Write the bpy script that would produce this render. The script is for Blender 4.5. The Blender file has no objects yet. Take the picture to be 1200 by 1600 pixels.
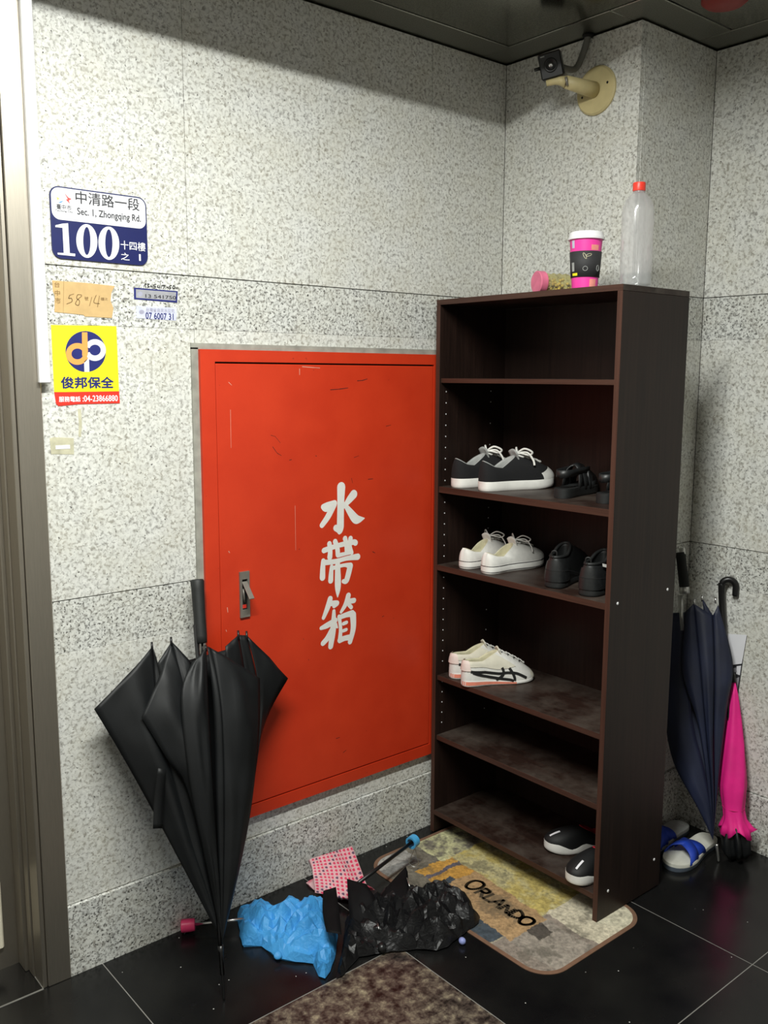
import bpy, bmesh, math, random
from mathutils import Vector, Matrix, noise, geometry
R_ = random.Random(7)
scene = bpy.context.scene
COL = scene.collection
PI = math.pi

# ------------------------------------------------------------------ camera
F_PX = 1426.67
CAM = Vector((-2.3815, -2.2051, 1.5622))
_y, _p, _r = 0.871, -0.1485, 0.004
FW = Vector((math.cos(_p)*math.cos(_y), math.cos(_p)*math.sin(_y), math.sin(_p)))
_rt = Vector((math.sin(_y), -math.cos(_y), 0)); _up = _rt.cross(FW)
RT = math.cos(_r)*_rt + math.sin(_r)*_up
UP = -math.sin(_r)*_rt + math.cos(_r)*_up
cd = bpy.data.cameras.new('camera'); cam = bpy.data.objects.new('camera', cd); COL.objects.link(cam)
cd.sensor_fit = 'HORIZONTAL'; cd.sensor_width = 36; cd.lens = F_PX*36/1200; cd.clip_start = 0.05
cam.matrix_world = Matrix(((RT.x, UP.x, -FW.x, CAM.x), (RT.y, UP.y, -FW.y, CAM.y), (RT.z, UP.z, -FW.z, CAM.z), (0, 0, 0, 1)))
scene.camera = cam

# ------------------------------------------------------------------ world, lights, exposure
w = bpy.data.worlds.new('world'); scene.world = w; w.use_nodes = True
w.node_tree.nodes['Background'].inputs[0].default_value = (1.0, 0.97, 0.9, 1)
w.node_tree.nodes['Background'].inputs[1].default_value = 0.10
ZC = 2.5855
def area(name, loc, sx, sy, power, col=(1, 1, 1), rot=(0, 0, 0)):
    l = bpy.data.lights.new(name, 'AREA'); l.shape = 'RECTANGLE'; l.size = sx; l.size_y = sy; l.energy = power; l.color = col
    o = bpy.data.objects.new(name, l); COL.objects.link(o); o.location = loc; o.rotation_euler = rot
    return o
area('recessed_tube_light', (-1.80, -1.25, ZC+0.112), 1.35, 0.05, 95, (0.985, 1.0, 0.945))
scene.view_settings.view_transform = 'Standard'; scene.view_settings.look = 'None'
scene.view_settings.gamma = 1.0; scene.view_settings.use_curve_mapping = False
scene.view_settings.exposure = 0.0

# ------------------------------------------------------------------ helpers
def ray(q): return FW + (q[0]-600)/F_PX*RT + (800-q[1])/F_PX*UP
def atX(q, x): d = ray(q); return CAM + d*((x-CAM.x)/d.x)
def atY(q, y): d = ray(q); return CAM + d*((y-CAM.y)/d.y)
def atZ(q, z): d = ray(q); return CAM + d*((z-CAM.z)/d.z)
def atPlane(q, o, n): d = ray(q); return CAM + d*((o-CAM).dot(n)/d.dot(n))
def proj(v):
    d = Vector(v)-CAM; z = d.dot(FW); return (600+F_PX*d.dot(RT)/z, 800-F_PX*d.dot(UP)/z)

def new_mat(name):
    m = bpy.data.materials.new(name); m.use_nodes = True
    nt = m.node_tree; return m, nt, nt.nodes['Principled BSDF']
def N(nt, t, **kw):
    n = nt.nodes.new(t)
    for k, v in kw.items():
        if k.startswith('i_'):
            key = k[2:]; n.inputs[int(key) if key.isdigit() else key].default_value = v
        else: setattr(n, k, v)
    return n
def ramp(nt, src, stops):
    r = nt.nodes.new('ShaderNodeValToRGB'); nt.links.new(src, r.inputs[0])
    e = r.color_ramp.elements
    while len(e) > 1: e.remove(e[-1])
    e[0].position = stops[0][0]; e[0].color = (*stops[0][1], 1)
    for p, c in stops[1:]:
        x = e.new(p); x.color = (*c, 1)
    return r
def mixc(nt, f, a, b, mode='MIX'):
    m = nt.nodes.new('ShaderNodeMix'); m.data_type = 'RGBA'; m.blend_type = mode
    for i, s in ((0, f), (6, a), (7, b)):
        if hasattr(s, 'links') or hasattr(s, 'is_linked'): nt.links.new(s, m.inputs[i])
        elif i == 0: m.inputs[0].default_value = s
        else: m.inputs[i].default_value = (*s, 1)
    return m.outputs[2]
def plain(name, col, rough=0.5, metal=0.0, var=0.12, scale=40, bump=0.0, spec=0.5, aniso=None, coat=0):
    """plain colour with procedural mottling"""
    m, nt, b = new_mat(name)
    tc = N(nt, 'ShaderNodeTexCoord'); src = tc.outputs['Object']
    if aniso:
        mp = N(nt, 'ShaderNodeMapping'); nt.links.new(src, mp.inputs[0]); mp.inputs['Scale'].default_value = aniso; src = mp.outputs[0]
    n = N(nt, 'ShaderNodeTexNoise', i_Scale=scale, i_Detail=4.0); nt.links.new(src, n.inputs['Vector'])
    lo = tuple(c*(1-var) for c in col); hi = tuple(min(1, c*(1+var)) for c in col)
    r = ramp(nt, n.outputs['Fac'], [(0.3, lo), (0.7, hi)]); nt.links.new(r.outputs[0], b.inputs['Base Color'])
    b.inputs['Roughness'].default_value = rough; b.inputs['Metallic'].default_value = metal
    b.inputs['Specular IOR Level'].default_value = spec; b.inputs['Coat Weight'].default_value = coat
    if bump:
        bp = N(nt, 'ShaderNodeBump', i_Strength=bump, i_Distance=0.002); nt.links.new(n.outputs['Fac'], bp.inputs['Height']); nt.links.new(bp.outputs[0], b.inputs['Normal'])
    return m

def granite(name, light, tan, dark, amount, black, rough):
    m, nt, b = new_mat(name)
    g = N(nt, 'ShaderNodeNewGeometry'); pos = g.outputs['Position']
    n1 = N(nt, 'ShaderNodeTexNoise', i_Scale=108.0, i_Detail=3.5, i_Roughness=0.55, i_Distortion=0.5); nt.links.new(pos, n1.inputs['Vector'])
    n2 = N(nt, 'ShaderNodeTexNoise', i_Scale=150.0, i_Detail=2.0, i_Roughness=0.5, i_Distortion=0.3); nt.links.new(pos, n2.inputs['Vector'])
    n3 = N(nt, 'ShaderNodeTexNoise', i_Scale=9.0, i_Detail=3.0); nt.links.new(pos, n3.inputs['Vector'])
    n4 = N(nt, 'ShaderNodeTexNoise', i_Scale=60.0, i_Detail=2.0); nt.links.new(pos, n4.inputs['Vector'])
    base = ramp(nt, n4.outputs['Fac'], [(0.35, light), (0.62, tuple(c*0.86 for c in light))]).outputs[0]
    f1 = ramp(nt, n1.outputs['Fac'], [(amount, (0, 0, 0)), (amount+0.20, (1, 1, 1))]).outputs[0]
    tone = ramp(nt, n3.outputs['Fac'], [(0.35, tan), (0.65, dark)]).outputs[0]
    c = mixc(nt, f1, base, tone)
    f2 = ramp(nt, n2.outputs['Fac'], [(black, (0, 0, 0)), (black+0.05, (1, 1, 1))]).outputs[0]
    c = mixc(nt, f2, c, (0.075, 0.072, 0.066))
    big = ramp(nt, n3.outputs['Fac'], [(0.3, (0.93, 0.92, 0.88)), (0.7, (1, 1, 1))]).outputs[0]
    c = mixc(nt, 1.0, c, big, 'MULTIPLY')
    nt.links.new(c, b.inputs['Base Color'])
    b.inputs['Roughness'].default_value = rough
    bp = N(nt, 'ShaderNodeBump', i_Strength=0.25, i_Distance=0.001); nt.links.new(n1.outputs['Fac'], bp.inputs['Height']); nt.links.new(bp.outputs[0], b.inputs['Normal'])
    return m

M = {}
M['granite'] = granite('granite_polished', (0.77, 0.775, 0.74), (0.37, 0.35, 0.30), (0.29, 0.285, 0.265), 0.475, 0.655, 0.5)
M['granite_band'] = granite('granite_band', (0.75, 0.76, 0.73), (0.30, 0.285, 0.25), (0.19, 0.19, 0.18), 0.465, 0.595, 0.5)
M['grout'] = plain('joint_grey', (0.16, 0.155, 0.14), 0.9)
M['sealant'] = plain('sealant_grey', (0.30, 0.30, 0.26), 0.8, var=0.25, scale=25)
M['steel'] = plain('brushed_steel', (0.47, 0.43, 0.365), 0.42, 0.96, var=0.08, scale=60, aniso=(30, 30, 0.4))
M['white_plastic'] = plain('white_plastic', (0.82, 0.82, 0.83), 0.4, var=0.03)
M['cream'] = plain('cream_plastic', (0.58, 0.49, 0.25), 0.5, var=0.14, scale=14)
M['cream2'] = plain('cream_panel', (0.75, 0.70, 0.56), 0.5, var=0.05)
M['black_plastic'] = plain('black_plastic', (0.006, 0.006, 0.0065), 0.35)
M['black_matte'] = plain('black_matte', (0.006, 0.006, 0.006), 0.8)
M['cable'] = plain('cable_grey', (0.16, 0.16, 0.14), 0.6)
M['ceiling'] = plain('dark_mirror_panel', (0.24, 0.24, 0.20), 0.17, 1.0, var=0.35, scale=300)
M['ceiling_trim'] = plain('dark_trim', (0.25, 0.25, 0.215), 0.30, 1.0, var=0.3, scale=350)
M['white_lettering'] = plain('white_lettering', (0.80, 0.79, 0.75), 0.5, var=0.04)
M['navy'] = plain('navy_enamel', (0.008, 0.013, 0.095), 0.4, var=0.05)
M['sign_white'] = plain('sign_white', (0.80, 0.80, 0.84), 0.4, var=0.02)
M['ink'] = plain('dark_ink', (0.03, 0.03, 0.035), 0.6)
M['ink_blue'] = plain('blue_ink', (0.012, 0.018, 0.15), 0.5)
M['yellow'] = plain('sticker_yellow', (0.86, 0.76, 0.012), 0.5, var=0.02)
M['orange'] = plain('sticker_orange', (0.90, 0.36, 0.09), 0.45, var=0.02)
M['red_band'] = plain('sticker_red', (0.74, 0.035, 0.02), 0.45, var=0.03)
M['logo_red'] = plain('logo_red', (0.85, 0.06, 0.05), 0.5); M['logo_blue'] = plain('logo_blue', (0.05, 0.25, 0.7), 0.5); M['logo_green'] = plain('logo_green', (0.55, 0.75, 0.15), 0.5)
M['brown_paper'] = plain('brown_paper', (0.56, 0.38, 0.17), 0.8, var=0.08)
M['pale_print'] = plain('pale_print', (0.26, 0.16, 0.06), 0.8)
M['label_grey'] = plain('label_grey', (0.33, 0.33, 0.36), 0.5); M['label_white'] = plain('label_white', (0.58, 0.60, 0.74), 0.5)
M['faint'] = plain('faint_print', (0.36, 0.36, 0.46), 0.6)
M['tape'] = plain('old_tape', (0.52, 0.50, 0.36), 0.6, var=0.2)
M['shoe_white'] = plain('white_canvas', (0.72, 0.71, 0.67), 0.75, var=0.07, scale=60)
M['rubber_white'] = plain('white_rubber', (0.76, 0.75, 0.71), 0.5, var=0.08, scale=25)
M['lace_white'] = plain('white_lace', (0.78, 0.77, 0.73), 0.8)
M['shoe_black'] = plain('black_canvas', (0.005, 0.005, 0.006), 0.9, var=0.3, scale=300)
M['knit_black'] = plain('black_knit', (0.004, 0.0045, 0.005), 0.65, var=0.3, scale=300)
M['leather_black'] = plain('black_leather', (0.012, 0.013, 0.0135), 0.45, var=0.25, scale=60)
M['rubber_black'] = plain('black_rubber', (0.009, 0.010, 0.010), 0.6, var=0.25)
M['lining_grey'] = plain('grey_lining', (0.34, 0.35, 0.34), 0.8)
M['lining_cream'] = plain('cream_lining', (0.55, 0.52, 0.36), 0.85, var=0.2)
M['lining_red'] = plain('crimson_lining', (0.72, 0.03, 0.06), 0.7)
M['cream_canvas'] = plain('cream_collar', (0.66, 0.63, 0.52), 0.8, var=0.08)
M['pink_tab'] = plain('pale_pink_leather', (0.72, 0.60, 0.55), 0.6)
M['coral'] = plain('coral_foam', (0.75, 0.24, 0.16), 0.7)
M['gold_print'] = plain('tan_print', (0.45, 0.33, 0.24), 0.6)
M['chrome'] = plain('chrome', (0.7, 0.7, 0.7), 0.2, 1.0, var=0.03)
M['alu'] = plain('satin_aluminium', (0.55, 0.55, 0.53), 0.4, 1.0, var=0.05)
M['latch'] = plain('latch_grey', (0.25, 0.23, 0.20), 0.45, 0.5, var=0.1)
M['pink'] = plain('hot_pink_fabric', (0.80, 0.012, 0.24), 0.6, var=0.10, scale=14)
M['pink_plastic'] = plain('pink_plastic', (0.78, 0.05, 0.17), 0.4)
M['cup_pink'] = plain('cup_pink', (0.85, 0.05, 0.36), 0.45, var=0.04)
M['cap_pink'] = plain('dusty_pink_cap', (0.66, 0.16, 0.26), 0.45)
M['cap_red'] = plain('red_cap', (0.80, 0.05, 0.03), 0.4)
M['sleeve'] = plain('black_sleeve', (0.025, 0.025, 0.027), 0.7)
M['blue_nylon'] = plain('sky_blue_nylon', (0.055, 0.30, 0.66), 0.48, var=0.10, scale=18)
M['blue_plastic'] = plain('blue_plastic', (0.07, 0.36, 0.66), 0.4)
M['lilac'] = plain('lilac_cap', (0.28, 0.33, 0.66), 0.5)
M['royal'] = plain('royal_blue_strap', (0.008, 0.045, 0.40), 0.6, var=0.15)
M['footbed'] = plain('pale_footbed', (0.62, 0.62, 0.55), 0.7, var=0.1, scale=30)
M['slate'] = plain('slate_sole', (0.07, 0.09, 0.12), 0.7)
M['umb_black'] = plain('black_umbrella_fabric', (0.006, 0.0068, 0.0075), 0.5, var=0.35, scale=8, spec=0.28)
M['umb_navy'] = plain('navy_umbrella_fabric', (0.008, 0.012, 0.034), 0.6, var=0.3, scale=8)
M['bag_black'] = plain('glossy_black_nylon', (0.006, 0.006, 0.007), 0.33, var=0.3, scale=20, spec=0.6)
M['red_dull'] = plain('dull_red_cover', (0.25, 0.02, 0.015), 0.5)
M['petal'] = plain('print_coral', (0.85, 0.30, 0.25), 0.5)

def nylon(name, lo, hi, rough, spec, scale, strength):
    m, nt, b = new_mat(name)
    tc = N(nt, 'ShaderNodeTexCoord')
    n = N(nt, 'ShaderNodeTexNoise', i_Scale=9.0, i_Detail=3.0); nt.links.new(tc.outputs['Object'], n.inputs['Vector'])
    nt.links.new(ramp(nt, n.outputs['Fac'], [(0.3, lo), (0.7, hi)]).outputs[0], b.inputs['Base Color'])
    h = None
    for k, (sc_, wt) in enumerate(((scale, 1.0), (scale*2.6, 0.5))):
        v = N(nt, 'ShaderNodeTexNoise', i_Scale=sc_, i_Detail=1.0, i_Distortion=1.2); nt.links.new(tc.outputs['Object'], v.inputs['Vector'])
        a = N(nt, 'ShaderNodeMath', operation='SUBTRACT'); nt.links.new(v.outputs['Fac'], a.inputs[0]); a.inputs[1].default_value = 0.5
        c = N(nt, 'ShaderNodeMath', operation='ABSOLUTE'); nt.links.new(a.outputs[0], c.inputs[0])
        d = N(nt, 'ShaderNodeMath', operation='MULTIPLY_ADD'); nt.links.new(c.outputs[0], d.inputs[0]); d.inputs[1].default_value = -wt
        if h is None: d.inputs[2].default_value = 1.0
        else: nt.links.new(h, d.inputs[2])
        h = d.outputs[0]
    bp = N(nt, 'ShaderNodeBump', i_Strength=strength, i_Distance=0.03); nt.links.new(h, bp.inputs['Height']); nt.links.new(bp.outputs[0], b.inputs['Normal'])
    b.inputs['Roughness'].default_value = rough; b.inputs['Specular IOR Level'].default_value = spec
    return m
M['blue_nylon'] = nylon('sky_blue_nylon', (0.045, 0.26, 0.58), (0.06, 0.32, 0.68), 0.5, 0.35, 18.0, 0.22)
M['bag_black'] = nylon('black_nylon', (0.004, 0.004, 0.0045), (0.008, 0.008, 0.009), 0.40, 0.28, 18.0, 0.2)

def red_paint():
    m, nt, b = new_mat('red_cabinet_paint')
    tc = N(nt, 'ShaderNodeTexCoord')
    n = N(nt, 'ShaderNodeTexNoise', i_Scale=5.0, i_Detail=6.0, i_Roughness=0.65); nt.links.new(tc.outputs['Object'], n.inputs['Vector'])
    r = ramp(nt, n.outputs['Fac'], [(0.3, (0.54, 0.032, 0.008)), (0.7, (0.63, 0.045, 0.012))])
    n2 = N(nt, 'ShaderNodeTexNoise', i_Scale=70.0, i_Detail=2.0); nt.links.new(tc.outputs['Object'], n2.inputs['Vector'])
    f = ramp(nt, n2.outputs['Fac'], [(0.74, (0, 0, 0)), (0.78, (1, 1, 1))]).outputs[0]
    nt.links.new(mixc(nt, f, r.outputs[0], (0.30, 0.02, 0.01)), b.inputs['Base Color'])
    b.inputs['Roughness'].default_value = 0.42
    bp = N(nt, 'ShaderNodeBump', i_Strength=0.05, i_Distance=0.004); nt.links.new(n.outputs['Fac'], bp.inputs['Height']); nt.links.new(bp.outputs[0], b.inputs['Normal'])
    return m
M['red'] = red_paint()
def wood(name, axis, c0, c1, rough, dust=0.0):
    m, nt, b = new_mat(name)
    g = N(nt, 'ShaderNodeTexCoord')
    mp = N(nt, 'ShaderNodeMapping'); nt.links.new(g.outputs['Object'], mp.inputs[0])
    mp.inputs['Scale'].default_value = {'z': (60, 60, 2), 'y': (60, 2, 60)}[axis]
    n = N(nt, 'ShaderNodeTexNoise', i_Scale=1.6, i_Detail=5.0, i_Roughness=0.65, i_Distortion=0.4); nt.links.new(mp.outputs[0], n.inputs['Vector'])
    c = ramp(nt, n.outputs['Fac'], [(0.3, c0), (0.7, c1)]).outputs[0]
    if dust:
        n2 = N(nt, 'ShaderNodeTexNoise', i_Scale=7.0, i_Detail=6.0, i_Roughness=0.7); nt.links.new(g.outputs['Object'], n2.inputs['Vector'])
        f = ramp(nt, n2.outputs['Fac'], [(0.42, (0, 0, 0)), (0.75, (dust,)*3)]).outputs[0]
        c = mixc(nt, f, c, (0.14, 0.12, 0.10))
    nt.links.new(c, b.inputs['Base Color']); b.inputs['Roughness'].default_value = rough; b.inputs['Specular IOR Level'].default_value = 0.28
    return m
M['wood'] = wood('dark_walnut_upright', 'z', (0.009, 0.0048, 0.0038), (0.022, 0.0115, 0.0085), 0.45)
M['wood_shelf'] = wood('dark_walnut_shelf', 'y', (0.014, 0.0075, 0.0055), (0.030, 0.016, 0.012), 0.42, 0.5)
M['wood_edge'] = wood('reddish_edge_band', 'z', (0.045, 0.019, 0.013), (0.075, 0.033, 0.022), 0.45)
M['wood_edge_y'] = wood('reddish_edge_band_shelf', 'y', (0.040, 0.018, 0.012), (0.068, 0.031, 0.021), 0.45)
def floor_black():
    m, nt, b = new_mat('polished_black_granite')
    g = N(nt, 'ShaderNodeNewGeometry')
    v = N(nt, 'ShaderNodeTexVoronoi', i_Scale=70.0); nt.links.new(g.outputs['Position'], v.inputs['Vector'])
    n = N(nt, 'ShaderNodeTexNoise', i_Scale=6.0, i_Detail=3.0); nt.links.new(g.outputs['Position'], n.inputs['Vector'])
    sep = N(nt, 'ShaderNodeSeparateColor'); nt.links.new(v.outputs['Color'], sep.inputs[0])
    thr = N(nt, 'ShaderNodeMath', operation='GREATER_THAN'); nt.links.new(sep.outputs[0], thr.inputs[0]); thr.inputs[1].default_value = 0.965
    d = N(nt, 'ShaderNodeMath', operation='LESS_THAN'); nt.links.new(v.outputs['Distance'], d.inputs[0]); d.inputs[1].default_value = 0.12
    mu = N(nt, 'ShaderNodeMath', operation='MULTIPLY'); nt.links.new(thr.outputs[0], mu.inputs[0]); nt.links.new(d.outputs[0], mu.inputs[1])
    base = ramp(nt, n.outputs['Fac'], [(0.3, (0.004, 0.004, 0.0045)), (0.8, (0.011, 0.011, 0.010))]).outputs[0]
    nt.links.new(mixc(nt, mu.outputs[0], base, (0.55, 0.55, 0.52)), b.inputs['Base Color'])
    n2 = N(nt, 'ShaderNodeTexNoise', i_Scale=14.0, i_Detail=4.0); nt.links.new(g.outputs['Position'], n2.inputs['Vector'])
    rr = N(nt, 'ShaderNodeMapRange', i_3=0.14, i_4=0.34); nt.links.new(n2.outputs['Fac'], rr.inputs[0]); nt.links.new(rr.outputs[0], b.inputs['Roughness'])
    b.inputs['Specular IOR Level'].default_value = 0.35
    return m
M['floor_black'] = floor_black()
def floor_brown():
    m, nt, b = new_mat('mottled_brown_granite')
    g = N(nt, 'ShaderNodeNewGeometry')
    n = N(nt, 'ShaderNodeTexNoise', i_Scale=30.0, i_Detail=8.0, i_Roughness=0.70, i_Distortion=0.12); nt.links.new(g.outputs['Position'], n.inputs['Vector'])
    n2 = N(nt, 'ShaderNodeTexNoise', i_Scale=7.0, i_Detail=3.0); nt.links.new(g.outputs['Position'], n2.inputs['Vector'])
    c = ramp(nt, n.outputs['Fac'], [(0.38, (0.012, 0.010, 0.009)), (0.49, (0.075, 0.060, 0.050)), (0.58, (0.17, 0.145, 0.11)), (0.68, (0.36, 0.32, 0.22))]).outputs[0]
    t = ramp(nt, n2.outputs['Fac'], [(0.35, (0.62, 0.56, 0.58)), (0.65, (1, 1, 0.94))]).outputs[0]
    nt.links.new(mixc(nt, 1.0, c, t, 'MULTIPLY'), b.inputs['Base Color']); b.inputs['Roughness'].default_value = 0.3
    return m
M['floor_brown'] = floor_brown()
def vcol(name, rough=0.9, bump=0.0):
    m, nt, b = new_mat(name)
    a = N(nt, 'ShaderNodeVertexColor'); a.layer_name = 'print'; nt.links.new(a.outputs[0], b.inputs['Base Color']); b.inputs['Roughness'].default_value = rough
    if bump:
        g = N(nt, 'ShaderNodeNewGeometry'); n = N(nt, 'ShaderNodeTexNoise', i_Scale=500.0, i_Detail=2.0); nt.links.new(g.outputs['Position'], n.inputs['Vector'])
        bp = N(nt, 'ShaderNodeBump', i_Strength=bump, i_Distance=0.002); nt.links.new(n.outputs['Fac'], bp.inputs['Height']); nt.links.new(bp.outputs[0], b.inputs['Normal'])
    return m
M['mat_print'] = vcol('printed_mat_pile', 0.95, 0.5)
M['heart_print'] = vcol('heart_print_nylon', 0.6)
def clear_plastic(name, tint, diff, facing=0.75):
    m, nt, b = new_mat(name)
    nt.nodes.remove(b)
    out = nt.nodes['Material Output']
    t = N(nt, 'ShaderNodeBsdfTransparent'); t.inputs[0].default_value = (*tint, 1)
    d0 = N(nt, 'ShaderNodeBsdfDiffuse'); d0.inputs[0].default_value = (0.9, 0.9, 0.92, 1)
    d1 = N(nt, 'ShaderNodeBsdfTranslucent'); d1.inputs[0].default_value = (0.9, 0.9, 0.92, 1)
    d = N(nt, 'ShaderNodeMixShader'); nt.links.new(d0.outputs[0], d.inputs[1]); nt.links.new(d1.outputs[0], d.inputs[2])
    gl = N(nt, 'ShaderNodeBsdfGlossy', i_Roughness=0.12)
    fr = N(nt, 'ShaderNodeValue'); fr.outputs[0].default_value = 0.10
    m1 = N(nt, 'ShaderNodeMixShader'); m1.inputs[0].default_value = diff
    nt.links.new(t.outputs[0], m1.inputs[1]); nt.links.new(d.outputs[0], m1.inputs[2])
    m2 = N(nt, 'ShaderNodeMixShader'); nt.links.new(fr.outputs[0], m2.inputs[0]); nt.links.new(m1.outputs[0], m2.inputs[1]); nt.links.new(gl.outputs[0], m2.inputs[2])
    nt.links.new(m2.outputs[0], out.inputs[0]); return m
M['pet'] = clear_plastic('misted_clear_plastic', (1.0, 1.0, 1.0), 0.30)
M['water'] = clear_plastic('water', (0.93, 0.95, 0.95), 0.03)
M['jar'] = clear_plastic('yellowish_clear_plastic', (0.93, 0.88, 0.55), 0.12)

# --- mesh helpers
def link(name, me, mat, parent=None, smooth=False):
    o = bpy.data.objects.new(name, me); COL.objects.link(o)
    mats = mat if isinstance(mat, (list, tuple)) else [mat]
    for m in mats: me.materials.append(M[m] if isinstance(m, str) else m)
    if smooth: me.shade_smooth()
    if parent is not None: o.parent = parent
    return o
def from_bm(name, bm, mat, parent=None, smooth=False):
    me = bpy.data.meshes.new(name); bmesh.ops.recalc_face_normals(bm, faces=bm.faces); bm.to_mesh(me); bm.free()
    return link(name, me, mat, parent, smooth)
def from_py(name, v, f, mat, parent=None, smooth=False, recalc=True):
    bm = bmesh.new(); vs = [bm.verts.new(p) for p in v]
    for q in f:
        try: bm.faces.new([vs[i] for i in q])
        except ValueError: pass
    if not recalc:
        me = bpy.data.meshes.new(name); bm.to_mesh(me); bm.free(); return link(name, me, mat, parent, smooth)
    return from_bm(name, bm, mat, parent, smooth)
def add_box(bm, lo, hi, bev=0.0):
    lo, hi = Vector(lo), Vector(hi)
    r = bmesh.ops.create_cube(bm, size=1.0, matrix=Matrix.Translation((lo+hi)/2) @ Matrix.Diagonal((*(hi-lo), 1)))
    if bev:
        es = list({e for v in r['verts'] for e in v.link_edges})
        bmesh.ops.bevel(bm, geom=es, offset=bev, segments=1, affect='EDGES')
def box(name, lo, hi, mat, parent=None, bev=0.0):
    bm = bmesh.new(); add_box(bm, lo, hi, bev); return from_bm(name, bm, mat, parent)
def frame_of(d):
    d = d.normalized(); a = Vector((0, 0, 1)) if abs(d.z) < 0.9 else Vector((1, 0, 0))
    u = d.cross(a).normalized(); return u, d.cross(u).normalized()
def add_tube(bm, pts, rad, n=10, caps=True):
    pts = [Vector(p) for p in pts]; rads = rad if isinstance(rad, (list, tuple)) else [rad]*len(pts)
    prev = None; rings = []
    for i, p in enumerate(pts):
        d = (pts[min(i+1, len(pts)-1)]-pts[max(i-1, 0)])
        if d.length < 1e-9: d = Vector((0, 0, 1))
        d.normalize()
        if prev is None: u, v = frame_of(d)
        else:
            u = prev-d*prev.dot(d)
            u = u.normalized() if u.length > 1e-6 else frame_of(d)[0]
            v = d.cross(u)
        prev = u
        rings.append([bm.verts.new(p+rads[i]*(math.cos(2*PI*k/n)*u+math.sin(2*PI*k/n)*v)) for k in range(n)])
    for a, b in zip(rings, rings[1:]):
        for k in range(n): bm.faces.new((a[k], a[(k+1) % n], b[(k+1) % n], b[k]))
    if caps: bm.faces.new(rings[0][::-1]); bm.faces.new(rings[-1])
def tube(name, pts, rad, mat, parent=None, n=10, smooth=True):
    bm = bmesh.new(); add_tube(bm, pts, rad, n); return from_bm(name, bm, mat, parent, smooth)
def lathe(name, prof, mat, parent=None, n=32, origin=(0, 0, 0), axis=(0, 0, 1), smooth=True, closed=True):
    """prof: list of (radius, height) along the axis"""
    ax = Vector(axis).normalized(); u, v = frame_of(ax); o = Vector(origin); bm = bmesh.new(); rings = []
    for r, h in prof:
        rings.append([bm.verts.new(o+ax*h+max(r, 1e-5)*(math.cos(2*PI*k/n)*u+math.sin(2*PI*k/n)*v)) for k in range(n)])
    for a, b in zip(rings, rings[1:]):
        for k in range(n): bm.faces.new((a[k], a[(k+1) % n], b[(k+1) % n], b[k]))
    if closed: bm.faces.new(rings[0][::-1]); bm.faces.new(rings[-1])
    ob = from_bm(name, bm, mat, parent, smooth)
    return ob
def sharp(o, ang=35):
    o.data.set_sharp_from_angle(angle=math.radians(ang)); return o
def catmull(pts, n):
    pts = [Vector(p) for p in pts]; out = []
    for i in range(len(pts)-1):
        p0, p1, p2, p3 = pts[max(i-1, 0)], pts[i], pts[i+1], pts[min(i+2, len(pts)-1)]
        for k in range(n):
            t = k/n
            out.append(0.5*((2*p1)+(p2-p0)*t+(2*p0-5*p1+4*p2-p3)*t*t+(3*p1-p0-3*p2+p3)*t**3))
    out.append(pts[-1]); return out
def thing(name, label, cat, loc=(0, 0, 0), group=None, rz=0.0):
    o = bpy.data.objects.new(name, None); COL.objects.link(o); o.location = loc; o.rotation_euler = (0, 0, rz); o.empty_display_size = 0.05
    o['label'] = label; o['category'] = cat
    if group: o['group'] = group
    return o
def tag(o, label, cat, group=None):
    o['label'] = label; o['category'] = cat
    if group: o['group'] = group
    return o
def struct(o): o['kind'] = 'structure'; return o
def lerp(a, b, t): return a+(b-a)*t
def table(tab, x):
    for (x0, y0), (x1, y1) in zip(tab, tab[1:]):
        if x <= x1: return lerp(y0, y1, (x-x0)/(x1-x0) if x1 > x0 else 0)
    return tab[-1][1]
# wall-mounted flat shapes: points (x,z) on a plane y
def plate(name, pts, y0, y1, mat, parent=None):
    """extruded polygon on the left wall: pts are (x,z), from y0 (back) to y1 (front, more negative)"""
    n = len(pts); v = [(p[0], y0, p[1]) for p in pts]+[(p[0], y1, p[1]) for p in pts]
    f = [tuple(range(n)), tuple(range(2*n-1, n-1, -1))]+[(i, (i+1) % n, n+(i+1) % n, n+i) for i in range(n)]
    return from_py(name, v, f, mat, parent)
def rrect(x0, z0, x1, z1, r, n=6):
    out = []
    for cx, cz, a0 in ((x1-r, z1-r, 0), (x0+r, z1-r, 90), (x0+r, z0+r, 180), (x1-r, z0+r, 270)):
        for k in range(n+1):
            a = math.radians(a0+90*k/n); out.append((cx+r*math.cos(a), cz+r*math.sin(a)))
    return out
def glyphs(name, s, mat, bold=0.0):
    cu = bpy.data.curves.new(name, 'FONT'); cu.body = s; cu.size = 1; cu.offset = 0; cu.resolution_u = 3; cu.extrude = 0.0
    o = bpy.data.objects.new(name, cu); COL.objects.link(o)
    bpy.context.view_layer.update()
    me = bpy.data.meshes.new_from_object(o.evaluated_get(bpy.context.evaluated_depsgraph_get()))
    bpy.data.objects.remove(o); bpy.data.curves.remove(cu)
    xs = [v.co.x for v in me.vertices]; ys = [v.co.y for v in me.vertices]
    return me, (min(xs), min(ys), max(xs), max(ys))
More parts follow.
